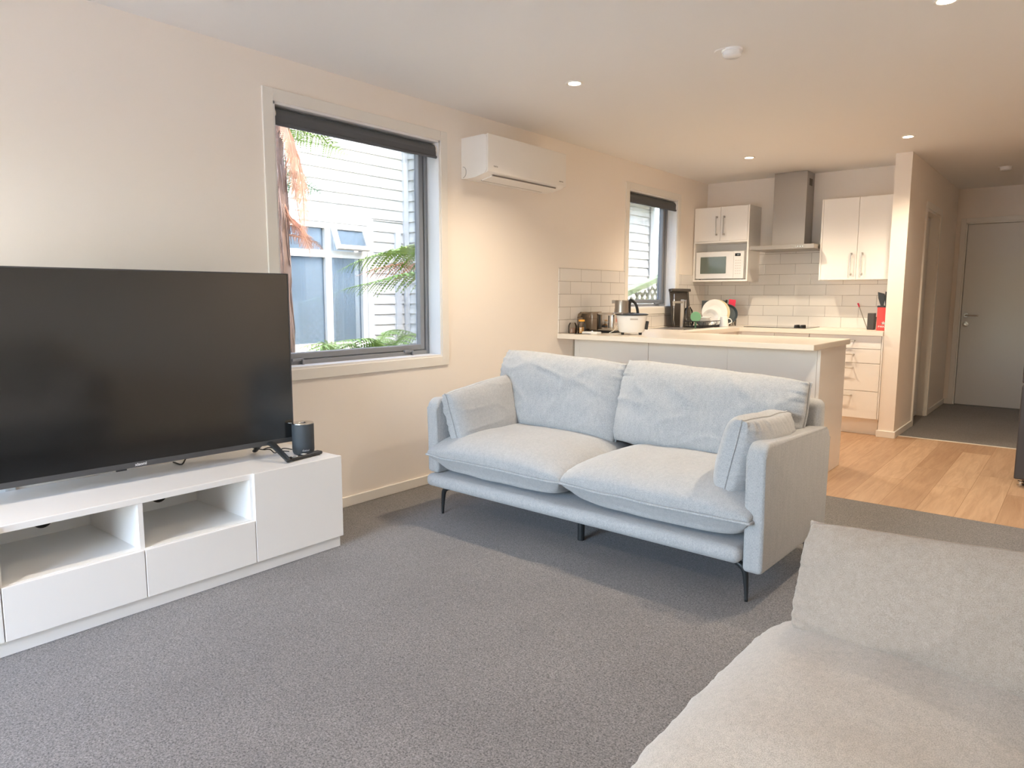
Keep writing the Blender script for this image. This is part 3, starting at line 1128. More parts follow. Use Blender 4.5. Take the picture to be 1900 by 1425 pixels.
# ------------------------------------------------------------------ ceiling lights and detectors
def downlight(x, y, label):
    t = thing('downlight', label, 'ceiling light', (x, y, H - 0.012), 'ceiling downlights')
    b = lathe(bm_new(), [(0.034, -0.004), (0.046, -0.006), (0.05, -0.001), (0.05, 0.0), (0.034, 0.0), (0.034, -0.004)], (x, y, H), 36)
    link('trim_ring', b, M['trim'], t, smooth=True)
    b = lathe(bm_new(), [(0, -0.005), (0.034, -0.0045), (0.034, -0.001), (0, -0.001)], (x, y, H), 32)
    link('lens', b, M['lamp'], t, smooth=True)
    l = D.lights.new('lamp', 'SPOT')
    l.energy = LAMP_W
    l.color = LAMP_COL
    l.spot_size = math.radians(136)
    l.spot_blend = 0.9
    l.shadow_soft_size = 0.035
    o = D.objects.new('lamp', l)
    COL.objects.link(o)
    o.parent = t
    o.location = (0, 0, -0.03)
    return t


downlight(0.914, 3.433, 'lit downlight nearest the large window and heat pump')
downlight(2.709, 3.438, 'lit downlight at the top right edge, nearest the grey cushion')
downlight(0.886, 6.142, 'lit downlight above the sink side of the kitchen, left of the range hood')
downlight(2.107, 6.084, 'lit downlight in front of the wall end beside the hallway')
downlight(0.914, -0.1, 'added unseen downlight over the television end of the room')  # out of view; added to give this end more lamp light
downlight(2.709, -0.1, 'added unseen downlight over the near end of the foreground sofa')  # also unseen, added as a light source to match the other row


def detector(x, y, label, off=0.035):
    t = thing('smoke_detector', label, 'smoke detector', (x, y, H - 0.04), 'smoke detectors')
    b = lathe(bm_new(), [(0, -0.004), (0.05, -0.004), (0.053, 0), (0, 0)], (x - off, y, H), 32)
    link('ceiling_patch', b, M['ceil'], t, smooth=True)
    b = lathe(bm_new(), [(0, -0.037), (0.036, -0.036), (0.044, -0.03), (0.046, -0.012), (0.05, -0.010), (0.05, 0), (0, 0)], (x, y, H), 36)
    link('body', b, M['plate'], t, smooth=True)
    return t


detector(1.815, 3.46, 'round white smoke detector on the living room ceiling')
detector(2.563, 8.02, 'round white smoke detector on the hallway ceiling', 0.01)

# ------------------------------------------------------------------ TV unit
tu = thing('tv_unit', 'long low white television unit with open shelves and flat drawer fronts', 'tv unit', (0.26, 1.14, 0))
Y0, SW = 0.21, 0.465
b = BX(0.03, 0.50, Y0 + 0.01, Y0 + 4 * SW - 0.008, 0, 0.056)
link('plinth', b, M['white'], tu)
link('top_panel', BX(0.02, 0.503, Y0, Y0 + 4 * SW - 0.002, 0.425, 0.450, bev=0.0015, seg=1), M['white'], tu)
link('bottom_panel', BX(0.02, 0.50, Y0, Y0 + 4 * SW - 0.002, 0.056, 0.072), M['white'], tu)
for k in range(5):
    y = Y0 + k * SW
    a0, a1 = (y, y + 0.016) if k == 0 else ((y - 0.018, y - 0.002) if k == 4 else (y - 0.009, y + 0.009))
    link('side_panel', BX(0.02, 0.502, a0, a1, 0.072, 0.425), M['white'], tu)
for k in (1, 2):
    y = Y0 + k * SW
    link('shelf', BX(0.03, 0.502, y + 0.009, y + SW - 0.009, 0.232, 0.247), M['white_in'], tu)
b = BX(0.022, 0.030, Y0 + 0.016, Y0 + 4 * SW - 0.018, 0.072, 0.425)
link('back_panel', b, M['white_in'], tu)
for k in (1, 2):
    y = Y0 + (k + 0.5) * SW
    b = lathe(bm_new(), [(0, 0), (0.038, 0), (0.038, 0.002), (0, 0.002)], (0.030, y + 0.048, 0.315), 28, 'X')
    link('cable_hole', b, M['black'], tu)
for k in (1, 2):
    y = Y0 + k * SW
    link('drawer_front', BX(0.503, 0.521, y + 0.002, y + SW - 0.002, 0.056, 0.2445, bev=0.0012, seg=1), M['white'], tu)
for k in (0, 3):
    y = Y0 + k * SW
    link('door', BX(0.503, 0.521, y + 0.002, y + SW - 0.002, 0.056, 0.452, bev=0.0012, seg=1), M['white'], tu)

# ------------------------------------------------------------------ TV
tv = thing('television', 'large flat black television standing on the white unit', 'television', (0.262, 1.232, 0.4505), rotz=-math.radians(3.1))
# local frame: +y along the screen, +x towards the room
TWH = 0.7235
def L(name, b, mat, parent=tv, smooth=False):
    return link(name, b, mat, parent, smooth, world=False)
L('case', BX(-0.035, 0.0, -TWH, TWH, 0.062, 0.866, bev=0.004), M['bezel'])
b = BX(-0.075, -0.035, -0.5, 0.5, 0.10, 0.55, bev=0.012)
L('back_housing', b, M['black'])
b = BX(0.0, 0.004, -TWH, TWH, 0.062, 0.084)
box(b, 0.0, 0.004, -TWH, TWH, 0.861, 0.866)
box(b, 0.0, 0.004, -TWH, -TWH + 0.005, 0.084, 0.861)
box(b, 0.0, 0.004, TWH - 0.005, TWH, 0.084, 0.861)
L('bezel', b, M['bezel'])
L('screen', BX(0.0, 0.002, -TWH + 0.005, TWH - 0.005, 0.084, 0.861), M['screen'])
b = BX(0.0, 0.005, -0.075, -0.035, 0.056, 0.062)
L('sensor', b, M['black'])
b = text_bm('xiaomi', 0.017, 0.0003, 0.0004)
xf(b, Matrix.Translation((0.0045, 0.02, 0.073)) @ Matrix(((0, 0, 1, 0), (1, 0, 0, 0), (0, 1, 0, 0), (0, 0, 0, 1))))
L('lettering', b, M['logo'])
for s in (1, -1):
    yc = s * 0.60
    b = bm_new()
    for sg, e in ((1, 0.165), (-1, -0.15)):
        pts = catmull([(-0.012, yc, 0.070), (-0.012 + sg * 0.035, yc, 0.066), (-0.012 + sg * 0.085, yc, 0.047), (e, yc, 0.0095)], 8)
        tube(b, pts, lambda t: 0.021 - 0.007 * t, 12, flat=0.55)
    L('stand_foot', b, M['black_satin'], smooth='all')

cb = tube(bm_new(), catmull([(0.17, 1.50, 0.52), (0.15, 1.492, 0.48), (0.12, 1.488, 0.455), (0.05, 1.485, 0.455)], 6), 0.0035, 6)
tag(link('power_cable', cb, M['cable'], None, 'all'), 'short black cable dropping behind the television onto the unit', 'cable')
cb = bm_new()
tube(cb, catmull([(0.19, 1.80, 0.49), (0.22, 1.835, 0.478), (0.235, 1.865, 0.476), (0.24, 1.89, 0.455), (0.26, 1.92, 0.475), (0.285, 1.955, 0.468)], 6), 0.0025, 6)
tube(cb, catmull([(0.22, 1.835, 0.478), (0.24, 1.86, 0.487), (0.25, 1.90, 0.468), (0.275, 1.945, 0.458)], 6), 0.0022, 6)
tag(link('speaker_cable', cb, M['cable'], None, 'all'), 'thin kinked black cable between the television foot and the speaker', 'cable')

sp = thing('speaker', 'dark cylindrical speaker standing at the right end of the tv unit', 'speaker', (0.335, 1.985, 0.4525))
b = lathe(bm_new(), [(0, 0.001), (0.046, 0.001), (0.05, 0.008), (0.052, 0.02), (0.052, 0.145), (0.049, 0.150), (0.044, 0.148), (0, 0.146)], (0.335, 1.985, 0.4525), 48)
link('body', b, M['speaker'], sp, smooth=True)
b = lathe(bm_new(), [(0.0, 0.142), (0.016, 0.144), (0.022, 0.1505), (0.044, 0.1515), (0.050, 0.1515), (0.0518, 0.149), (0.0518, 0.147), (0.0, 0.141)], (0.335, 1.985, 0.4525), 48)
link('top_ring', b, M['chrome'], sp, smooth=True)
b = bm_new()
for i in range(9):
    q = math.radians(-38 + i * 4.2)
    c, s = math.cos(q), math.sin(q)
    hh = (0.006, 0.009, 0.005, 0.007, 0.005, 0.008, 0.005, 0.006, 0.008)[i]
    tube(b, [(0.335 + c * 0.0522, 1.985 + s * 0.0522, 0.4525 + 0.018), (0.335 + c * 0.0522, 1.985 + s * 0.0522, 0.4525 + 0.018 + hh)], 0.0009, 5)
link('lettering', b, M['logo'], sp)

rc = thing('remote_control', 'black remote control lying in front of the speaker', 'remote control', (0.418, 1.935, 0.4525), rotz=math.radians(8))
b = BX(-0.019, 0.019, -0.098, 0.098, 0.0, 0.016, bev=0.007, seg=3)
L('body', b, M['black'], rc, True)
b = lathe(bm_new(), [(0.009, 0.0162), (0.015, 0.0175), (0.0155, 0.0162)], (0, -0.062, 0), 24)
L('button_ring', b, M['plate'], rc, True)
b = bm_new()
for i in range(3):
    box(b, -0.011 + i * 0.008, -0.006 + i * 0.008, -0.016, 0.004, 0.0158, 0.0172, bev=0.0005, seg=1)
L('buttons', b, M['plate'], rc)

# wall socket behind the television
so_ = thing('wall_socket', 'white double socket on the wall behind the television', 'socket', (0.0, 0.82, 0.42))
link('plate', BX(0, 0.008, 0.76, 0.882, 0.405, 0.475, bev=0.002, seg=1), M['plate'], so_)
link('switches', BX(0.008, 0.011, 0.845, 0.853, 0.445, 0.46), M['plate'], so_)

# ------------------------------------------------------------------ cushions and sofas
def pillow(w, d, ht, hb, n=64, a=4.0, b_=0.42, pinch=0.0, rnd=0.03, wr=0.004, seed=0, bulge=0.0, low=0.0, sag=None, ear=0.0, freq=38, bexp=0.8, folds=0.5):
    """two panels stitched along a seam; returns (bmesh, seam points). Lies in the XY plane, seam at z=0"""
    bm = bm_new()
    off = Vector((seed * 7.3, seed * 3.1, seed * 1.7))
    def mp(s):
        return math.sin(s * PI / 2) * 0.55 + s * 0.45
    def outline(u, v):
        x = u * (w / 2 - pinch * (1 - v * v) * abs(u) ** 2)
        y = v * (d / 2 - pinch * (1 - u * u) * abs(v) ** 2)
        k = (u * u * v * v)
        kk = k ** 2.2
        x *= 1 - rnd * kk
        y *= 1 - rnd * kk * w / d
        if ear:
            e8 = (abs(u) ** 14) * (abs(v) ** 14)
            x += math.copysign(ear * e8, u)
            y += math.copysign(ear * e8, v)
        # soft wobble of the seam
        if abs(u) > 0.999 or abs(v) > 0.999:
            pass
        wob = 0.004 * noise.noise(Vector((x * 9, y * 9, 2.0)) + off) * (max(abs(u), abs(v)) ** 6)
        return x + wob * (1 if abs(u) > abs(v) else 0), y + wob * (1 if abs(v) >= abs(u) else 0)
    top, bot = {}, {}
    for i in range(n + 1):
        for j in range(n + 1):
            u, v = mp(-1 + 2 * i / n), mp(-1 + 2 * j / n)
            x, y = outline(u, v)
            pu = max(0.0, 1 - abs(u) ** a)
            pv = max(0.0, 1 - abs(v) ** a)
            p = (pu * pv) ** b_
            # gathers perpendicular to the seam
            du, dv = (1 - abs(u)) * w / 2, (1 - abs(v)) * d / 2
            g = 0
            if du < 0.12:
                g += math.exp(-du / 0.035) * noise.noise(Vector((v * d * freq, u * 2.0, 5)) + off) * min(1, du / 0.006)
            if dv < 0.12:
                g += math.exp(-dv / 0.035) * noise.noise(Vector((u * w * freq, v * 2.0, 9)) + off) * min(1, dv / 0.006)
            lump = noise.noise(Vector((x * 4.2, y * 4.2, 0)) + off) * 0.5 + noise.noise(Vector((x * 11, y * 11, 3)) + off) * 0.18
            edge = 1 if i in (0, n) or j in (0, n) else 0
            lump += folds * (1 - abs(noise.noise(Vector((x * 3.4 + y * 2.2, y * 6.5 - x * 1.5, 7)) + off)) * 2.2) ** 5 * (0.35 + 0.65 * max(abs(u), abs(v))) if abs(noise.noise(Vector((x * 3.4 + y * 2.2, y * 6.5 - x * 1.5, 7)) + off)) < 0.45 else 0
            zt = ht * p + (0 if edge else (g * wr * 1.6 + lump * wr * 2.2 * p))
            zb = -hb * p ** bexp - (0 if edge else lump * wr * p)
            bo = bulge * 4 * p * (1 - p) if p < 1 else 0
            hx = math.copysign(abs(u) ** 9, u) * bo
            hy = math.copysign(abs(v) ** 9, v) * bo
            if sag and not edge:
                zt += sag(u, v) * p
            zs = 0.004 * noise.noise(Vector((x * 7, y * 7, 20)) + off) * 1.5
            top[i, j] = bm.verts.new((x + hx, y + hy, zt + zs))
            if edge:
                bot[i, j] = top[i, j]
            else:
                lo = low * 4 * p * (1 - p)
                bot[i, j] = bm.verts.new((x - math.copysign(abs(u) ** 9, u) * lo, y - math.copysign(abs(v) ** 9, v) * lo, zb + zs))
    for i in range(n):
        for j in range(n):
            bm.faces.new((top[i, j], top[i + 1, j], top[i + 1, j + 1], top[i, j + 1]))
            q = (bot[i, j], bot[i, j + 1], bot[i + 1, j + 1], bot[i + 1, j])
            try:
                bm.faces.new(q)
            except ValueError:
                pass
    loop = [top[i, 0].co.copy() for i in range(n)] + [top[n, j].co.copy() for j in range(n)] + [top[n - i, n].co.copy() for i in range(n)] + [top[0, n - j].co.copy() for j in range(n)]
    return bm, loop


def cushion(name, parent, Mx, mat, pipe=0.0045, **kw):
    bm, loop = pillow(**kw)
    xf(bm, Mx)
    c = link(name, bm, mat, parent, 'all', world=False)
    pts = [Mx @ p for p in loop]
    # push the piping a hair outwards
    cen = sum(pts, Vector()) / len(pts)
    pts = [p + (p - cen).normalized() * pipe * 0.6 for p in pts]
    b = tube(bm_new(), pts, pipe, 6, closed=True)
    link('piping', b, mat, c, 'all', world=False)
    return c


def make_sofa(label, loc, rotz, mat, seat_fwd=0.0, seats=2):
    """local frame: x along the width, y from front (0) to back, z up"""
    t = thing('sofa', label, 'sofa', loc, rotz=rotz)
    HW = 0.95
    def arm(sx, z0):
        # side profile in y,z
        A, B, zt_f, zt_b, r = 0.0, 0.775, 0.655, 0.625, 0.055
        pts = []
        def arc(cy, cz, a0, a1, rr=r, n=6):
            for k in range(n + 1):
                q = math.radians(a0 + (a1 - a0) * k / n)
                pts.append((cy + rr * math.cos(q), cz + rr * math.sin(q)))
        arc(A + 0.02, z0 + 0.02, 180, 270, 0.02, 3)
        arc(B - 0.02, z0 + 0.02, 270, 360, 0.02, 3)
        arc(B - r, zt_b - r, 0, 90)
        arc(A + r, zt_f - r, 90, 180)
        x0, x1 = (HW - 0.078, HW) if sx > 0 else (-HW, -HW + 0.078)
        b = prism(bm_new(), pts, 'X', x0, x1)
        ed = [e for e in b.edges if abs(e.verts[0].co.x - e.verts[1].co.x) < 1e-6]
        bmesh.ops.bevel(b, geom=ed, offset=0.016, segments=4, profile=0.5, affect='EDGES')
        return b
    link('armrest', arm(1, 0.135), mat, t, True, world=False)
    link('armrest', arm(-1, 0.238), mat, t, True, world=False)
    b = BX(-HW + 0.01, HW - 0.08, -0.03, 0.76, 0.165, 0.235, bev=0.03, seg=5)
    link('base', b, mat, t, True, world=False)
    b = BX(-HW + 0.05, HW - 0.03, 0.70, 0.80, 0.21, 0.745, bev=0.035, seg=5)
    link('back_frame', b, mat, t, True, world=False)
    # care label on the outer back corner
    b = BX(HW - 0.078, HW - 0.076, 0.735, 0.765, 0.66, 0.70)
    # legs: tapered blades running into a horizontal bracket
    for sx, y, oy in ((-1, 0.045, 1), (1, 0.045, 1), (-1, 0.735, -1), (1, 0.735, -1)):
        x = sx * (HW - 0.075)
        pts = catmull([(x - sx * 0.16, y, 0.162), (x - sx * 0.06, y, 0.158), (x - sx * 0.012, y, 0.135), (x, y, 0.07), (x + sx * 0.004, y, 0.0)], 7)
        b = tube(bm_new(), pts, lambda q: (0.005 + 0.024 * q) if q < 0.42 else 0.0151 - (q - 0.42) * 0.0145, 10)
        link('leg', b, M['black_satin'], t, 'all', world=False)
    b = lathe(bm_new(), [(0, 0), (0.017, 0), (0.019, 0.168), (0, 0.168)], (-0.04, 0.20, 0), 20)
    link('leg', b, M['black_satin'], t, True, world=False)
    sw = (2 * HW - 0.075) / seats
    x0 = -HW + 0.03
    for k in range(seats):
        cx = x0 + sw * (k + 0.5)
        Mx = Matrix.Translation((cx, 0.345 - seat_fwd / 2, 0.345))
        cushion('seat_cushion', t, Mx, mat, w=sw + 0.02, d=0.77 + seat_fwd, ht=0.14, hb=0.108, a=3.6, b_=0.42, bexp=0.6, folds=0.12, wr=0.0065, pipe=0.0065, rnd=0.035, seed=3 + k * 5 + int(seat_fwd * 100),
                bulge=0.018 + seat_fwd * 0.15, low=0.05, ear=0.006)
    return t


sofa = make_sofa('light grey two-seater sofa facing the tv side, in front of the kitchen bench', (1.398, 2.68, 0), math.radians(-1.8), M['sofa'])
# two leaning back cushions
for k, (cx, tilt, hh, rz, sd, ww) in enumerate(((-0.49, 14, 0.455, 2.0, 11, 0.87), (0.41, 15, 0.44, 2.6, 17, 0.96))):
    Mx = Matrix.Translation((cx, 0.595, 0.424 + hh / 2)) @ Matrix.Rotation(math.radians(rz), 4, 'Y') @ Matrix.Rotation(math.radians(90 - tilt), 4, 'X')
    cushion('back_cushion', sofa, Mx, M['sofa'], w=ww, d=hh, ht=0.11, hb=0.085, a=3.6, b_=0.40, wr=0.010, rnd=0.04, seed=sd, bulge=0.016, ear=0.010, pinch=0.008, pipe=0.006)

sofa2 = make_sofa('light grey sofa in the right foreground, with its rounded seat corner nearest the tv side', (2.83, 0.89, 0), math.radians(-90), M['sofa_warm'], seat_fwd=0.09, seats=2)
for k, cx in enumerate((-0.36, 0.46)):
    Mx = Matrix.Translation((cx, 0.62, 0.66)) @ Matrix.Rotation(math.radians(74), 4, 'X')
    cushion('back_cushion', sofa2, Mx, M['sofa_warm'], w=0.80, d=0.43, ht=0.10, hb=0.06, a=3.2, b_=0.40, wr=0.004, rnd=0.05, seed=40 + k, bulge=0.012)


def arm_cushion(label, loc, rot, mat, w, d, seed, taper=0.0, ht=0.075, hb=0.06, grp='small bolster cushions at the sofa arms', wr=0.006, pipe=0.0045):
    t = thing('cushion', label, 'cushion', loc, grp)
    t.rotation_euler = rot
    bm, loop = pillow(w=w, d=d, ht=ht, hb=hb, a=3.2, b_=0.38, wr=wr, rnd=0.05, seed=seed, bulge=0.016, low=-0.01, ear=0.010, pinch=0.008)
    if taper:
        fx = lambda v: (v.y + d / 2) * (1 + taper * v.x / w) - d / 2
        for v in bm.verts:
            v.co.y = fx(v.co)
        for v in loop:
            v.y = fx(v)
    link('cover', bm, mat, t, 'all', world=False)
    cen = sum(loop, Vector()) / len(loop)
    pts = [p + (p - cen).normalized() * pipe * 0.6 for p in loop]
    link('piping', tube(bm_new(), pts, pipe, 6, closed=True), mat, t, 'all', world=False)
    return t


def euler_from(xa, ya):
    """orientation whose local x, y follow the given axes"""
    xa = Vector(xa).normalized()
    za = xa.cross(Vector(ya)).normalized()
    ya = za.cross(xa)
    return Matrix((xa, ya, za)).transposed().to_euler()


# local x = along the arm (front to back), local y = up
arm_cushion('small grey cushion leaning on the left arm of the far sofa', (0.625, 2.985, 0.56), euler_from((-0.04, -1, -0.13), (-0.22, 0.13, 0.95)), M['sofa'], 0.50, 0.33, 51, ht=0.11, hb=0.085, wr=0.011)
arm_cushion('small grey cushion propped against the right arm of the far sofa', (2.205, 2.93, 0.56), euler_from((0.06, 1, -0.04), (0.20, 0, 0.98)), M['sofa'], 0.46, 0.33, 57, ht=0.10, hb=0.10, wr=0.011)
arm_cushion('long grey cushion standing on the foreground sofa seat', (3.062, 1.655, 0.555), euler_from((1, -0.22, 0.0), (0.04, 0.22, 0.97)), M['cushion_shaded'], 0.60, 0.305, 63, taper=0.20, ht=0.085, hb=0.07, wr=0.007, pipe=0.007)

# ------------------------------------------------------------------ kitchen benches
wt = bm_new()
box(wt, 0.009, 1.955, 4.56, 5.42, 0.881, 0.919, bev=0.003, seg=1)
box(wt, 0.009, 0.648, 5.42, 6.70, 0.881, 0.919, bev=0.0)
box(wt, 0.009, 1.903, 6.70, KY - 0.009, 0.881, 0.919, bev=0.0)
tag(link('worktop', wt, M['worktop']), 'pale continuous kitchen worktop with a peninsula breakfast bar', 'worktop')

pc = thing('peninsula_cabinet', 'white panelled peninsula cabinet behind the far sofa', 'cabinet', (1.0, 5.1, 0))
link('carcass', BX(0.02, 1.905, 4.82, 5.385, 0.10, 0.878), M['kitchen'], pc)
link('filler_panel', BX(0.015, 0.064, 4.803, 4.82, 0, 0.878), M['kitchen'], pc)
link('back_panel', BX(0.066, 0.686, 4.80, 4.82, 0, 0.878, bev=0.001, seg=1), M['kitchen'], pc)
link('back_panel', BX(0.690, 1.308, 4.80, 4.82, 0, 0.878, bev=0.001, seg=1), M['kitchen'], pc)
link('back_panel', BX(1.309, 1.909, 4.80, 4.82, 0, 0.878, bev=0.001, seg=1), M['kitchen'], pc)
link('end_panel', BX(1.911, 1.932, 4.798, 5.405, 0.002, 0.8805, bev=0.001, seg=1), M['kitchen'], pc)
ob = thing('power_outlet', 'vertical white power outlet on the peninsula, just right of the far sofa', 'socket', (1.868, 4.80, 0.37))
link('plate', BX(1.832, 1.906, 4.79, 4.80, 0.385, 0.505, bev=0.002, seg=1), simple('grey_outlet_plate', lin(205, 200, 194), 0.4), ob)
b = BX(1.886, 1.895, 4.787, 4.79, 0.42, 0.47, bev=0.001, seg=1)
link('switch', b, M['hinge'], ob)


def bar_handle(p, vertical, length, parent, axis='Y', name='handle'):
    """thin bar on two posts; p = centre on the door face, bar stands 28 mm off in -y (axis Y) or +x (axis X)"""
    x, y, z = p
    s = 0.028
    b = bm_new()
    h = length / 2
    if axis == 'Y':
        if vertical:
            box(b, x - 0.004, x + 0.004, y - s - 0.008, y - s, z - h, z + h, bev=0.001, seg=1)
            for q in (-h + 0.008, h - 0.008):
                box(b, x - 0.006, x + 0.006, y - s, y, z + q - 0.008, z + q + 0.008)
        else:
            box(b, x - h, x + h, y - s - 0.008, y - s, z - 0.004, z + 0.004, bev=0.001, seg=1)
            for q in (-h + 0.008, h - 0.008):
                box(b, x + q - 0.006, x + q + 0.006, y - s, y, z - 0.005, z + 0.005)
    else:
        box(b, x + s, x + s + 0.008, y - h, y + h, z - 0.004, z + 0.004, bev=0.001, seg=1)
        for q in (-h + 0.008, h - 0.008):
            box(b, x, x + s, y + q - 0.006, y + q + 0.006, z - 0.005, z + 0.005)
    return link(name, b, M['nickel'], parent)


# base units along the back wall
dr = thing('drawer_unit', 'white four-drawer base unit beside the hallway wall end', 'drawers', (1.6, 6.95, 0))
link('carcass', BX(1.292, 1.903, 6.745, 7.30, 0.15, 0.879), M['kitchen'], dr)
link('kickboard', BX(1.292, 1.888, 6.80, 6.815, 0, 0.15), M['kitchen'], dr)
link('filler_panel', BX(1.893, 1.903, 6.727, 6.745, 0.152, 0.879), M['kitchen'], dr)
for z0, z1, hz in ((0.765, 0.877, 0.832), (0.639, 0.760, 0.712), (0.395, 0.634, 0.592), (0.152, 0.390, 0.348)):
    f = link('drawer', BX(1.294, 1.889, 6.727, 6.745, z0, z1, bev=0.001, seg=1), M['kitchen'], dr)
    bar_handle((1.60, 6.727, hz), False, 0.165, f)
_cf = BX(0.602, 0.656, 6.727, 6.745, 0.152, 0.877)
ov = thing('base_cabinet', 'white base cabinet under the cooktop', 'cabinet', (0.99, 6.95, 0))
link('carcass', BX(0.655, 1.288, 6.745, 7.30, 0.15, 0.879), M['kitchen'], ov)
link('kickboard', BX(0.655, 1.29, 6.80, 6.815, 0, 0.15), M['kitchen'], ov)
link('filler_panel', _cf, M['kitchen'], ov)
for a0, a1, hx in ((0.66, 0.972, 0.93), (0.975, 1.287, 1.02)):
    f = link('door', BX(a0, a1, 6.727, 6.745, 0.152, 0.877, bev=0.001, seg=1), M['kitchen'], ov)
    bar_handle((hx, 6.727, 0.74), True, 0.165, f)
sc_ = thing('sink_cabinet', 'white base cabinet under the sink along the window wall', 'cabinet', (0.3, 6.1, 0))
link('carcass', BX(0.02, 0.60, 5.43, 6.722, 0.15, 0.879), M['kitchen'], sc_)
link('kickboard', BX(0.53, 0.545, 5.43, 6.722, 0, 0.15), M['kitchen'], sc_)
for a0, a1 in ((5.435, 5.86), (5.865, 6.29), (6.295, 6.72)):
    f = link('door', BX(0.601, 0.618, a0, a1 - 0.004 if a1 < 6.7 else 6.722, 0.152, 0.877, bev=0.001, seg=1), M['kitchen'], sc_)
    bar_handle((0.618, (a0 + a1) / 2, 0.83), False, 0.165, f, axis='X')

# wall cabinets
wc = thing('wall_cabinet', 'white wall cabinet with two doors above an open microwave niche', 'cabinet', (0.29, 7.16, 1.368))
b = BX(0.009, 0.024, 7.02, 7.31, 1.368, 2.115)
link('side_panel', b, M['kitchen'], wc)
link('side_panel', BX(0.571, 0.587, 7.0, 7.31, 1.368, 2.115, bev=0.001, seg=1), M['kitchen'], wc)
link('bottom_panel', BX(0.024, 0.571, 7.0, 7.31, 1.368, 1.385), M['kitchen'], wc)
link('shelf', BX(0.024, 0.571, 7.0, 7.31, 1.757, 1.772), M['kitchen'], wc)
link('top_panel', BX(0.024, 0.571, 7.02, 7.31, 2.10, 2.115), M['kitchen'], wc)
link('filler_panel', BX(0.009, 0.024, 7.0, 7.019, 1.368, 1.772), M['kitchen'], wc)
link('back_panel', BX(0.024, 0.571, 7.30, 7.31, 1.385, 2.10), M['kitchen'], wc)
for a0, a1, hx in ((0.010, 0.288, 0.252), (0.291, 0.569, 0.330)):
    f = link('door', BX(a0, a1, 7.0, 7.019, 1.774, 2.113, bev=0.001, seg=1), M['kitchen'], wc)
    bar_handle((hx, 7.0, 1.925), True, 0.19, f)
wc = thing('wall_cabinet', 'white two-door wall cabinet right of the range hood', 'cabinet', (1.58, 7.16, 1.37))
link('carcass', BX(1.268, 1.903, 7.02, 7.31, 1.37, 2.104), M['kitchen'], wc)
link('side_panel', BX(1.264, 1.28, 7.0, 7.31, 1.368, 2.104, bev=0.001, seg=1), M['kitchen'], wc)
for a0, a1, hx in ((1.282, 1.584, 1.542), (1.587, 1.902, 1.632)):
    f = link('door', BX(a0, a1, 7.0, 7.019, 1.37, 2.104, bev=0.001, seg=1), M['kitchen'], wc)
    bar_handle((hx, 7.0, 1.51), True, 0.20, f)

# range hood
rh = thing('range_hood', 'brushed steel range hood with tall square duct', 'range hood', (0.95, 7.1, 1.655))
b = BX(0.655, 1.255, 6.85, 7.31, 1.658, 1.700, bev=0.002, seg=1)
link('canopy', b, M['steel'], rh)
b = BX(0.783, 1.092, 7.09, 7.31, 1.70, 2.397, bev=0.0015, seg=1)
link('duct', b, M['steel'], rh)
link('vent', BX(1.091, 1.0935, 7.155, 7.245, 2.27, 2.335), simple('vent_slots', lin(92, 84, 76), 0.6), rh)
for i in range(5):
    b = lathe(bm_new(), [(0, -0.004), (0.005, -0.004), (0.005, 0), (0, 0)], (1.065 + i * 0.022, 6.85, 1.678), 12, 'Y')
    link('button', b, M['chrome'], rh)

# microwave
mw = thing('microwave', 'white microwave oven in the open wall cabinet niche', 'microwave', (0.29, 7.15, 1.385))
b = BX(0.037, 0.538, 7.03, 7.29, 1.393, 1.668, bev=0.004)
link('body', b, M['plate'], mw)
f = link('door', BX(0.034, 0.437, 7.008, 7.03, 1.396, 1.668, bev=0.004), M['plate'], mw)
b = BX(0.085, 0.36, 7.004, 7.008, 1.447, 1.617, bev=0.0019, seg=1)
link('window', b, M['mwglass'], f)
c_ = link('control_panel', BX(0.439, 0.541, 7.008, 7.03, 1.396, 1.668, bev=0.003), M['plate'], mw)
link('display', BX(0.452, 0.508, 7.005, 7.008, 1.618, 1.645), M['display'], c_)
b = bm_new()
for i, ch in enumerate((0.473, 0.483, 0.492)):
    box(b, ch, ch + 0.004, 7.004, 7.005, 1.626, 1.636)
link('digits', b, M['logo'], c_)
b = bm_new()
for i in range(3):
    for j in range(6):
        box(b, 0.455 + i * 0.022, 0.47 + i * 0.022, 7.0065, 7.008, 1.44 + j * 0.026, 1.45 + j * 0.026)
link('keypad', b, simple('keypad_print', lin(214, 212, 210), 0.5), c_)
for x in (0.06, 0.51):
    link('foot', lathe(bm_new(), [(0, 0), (0.01, 0), (0.01, 0.009), (0, 0.009)], (x, 7.06, 1.385), 12), M['black'], mw)

# cooktop and knobs
ct = thing('cooktop', 'flat black glass cooktop reflecting the tiles', 'cooktop', (0.93, 7.05, 0.919))
link('glass_top', BX(0.64, 1.225, 6.82, 7.27, 0.9195, 0.9245, bev=0.0015, seg=1), M['cook'], ct)
for x in (1.125, 1.18):
    for y in (6.87, 6.925):
        b = lathe(bm_new(), [(0, 0.0), (0.019, 0.0), (0.017, 0.020), (0.0, 0.022)], (x, y, 0.9245), 20)
        box(b, x - 0.015, x + 0.015, y - 0.003, y + 0.003, 0.94, 0.951)
        link('knob', b, M['black'], ct, smooth=True)

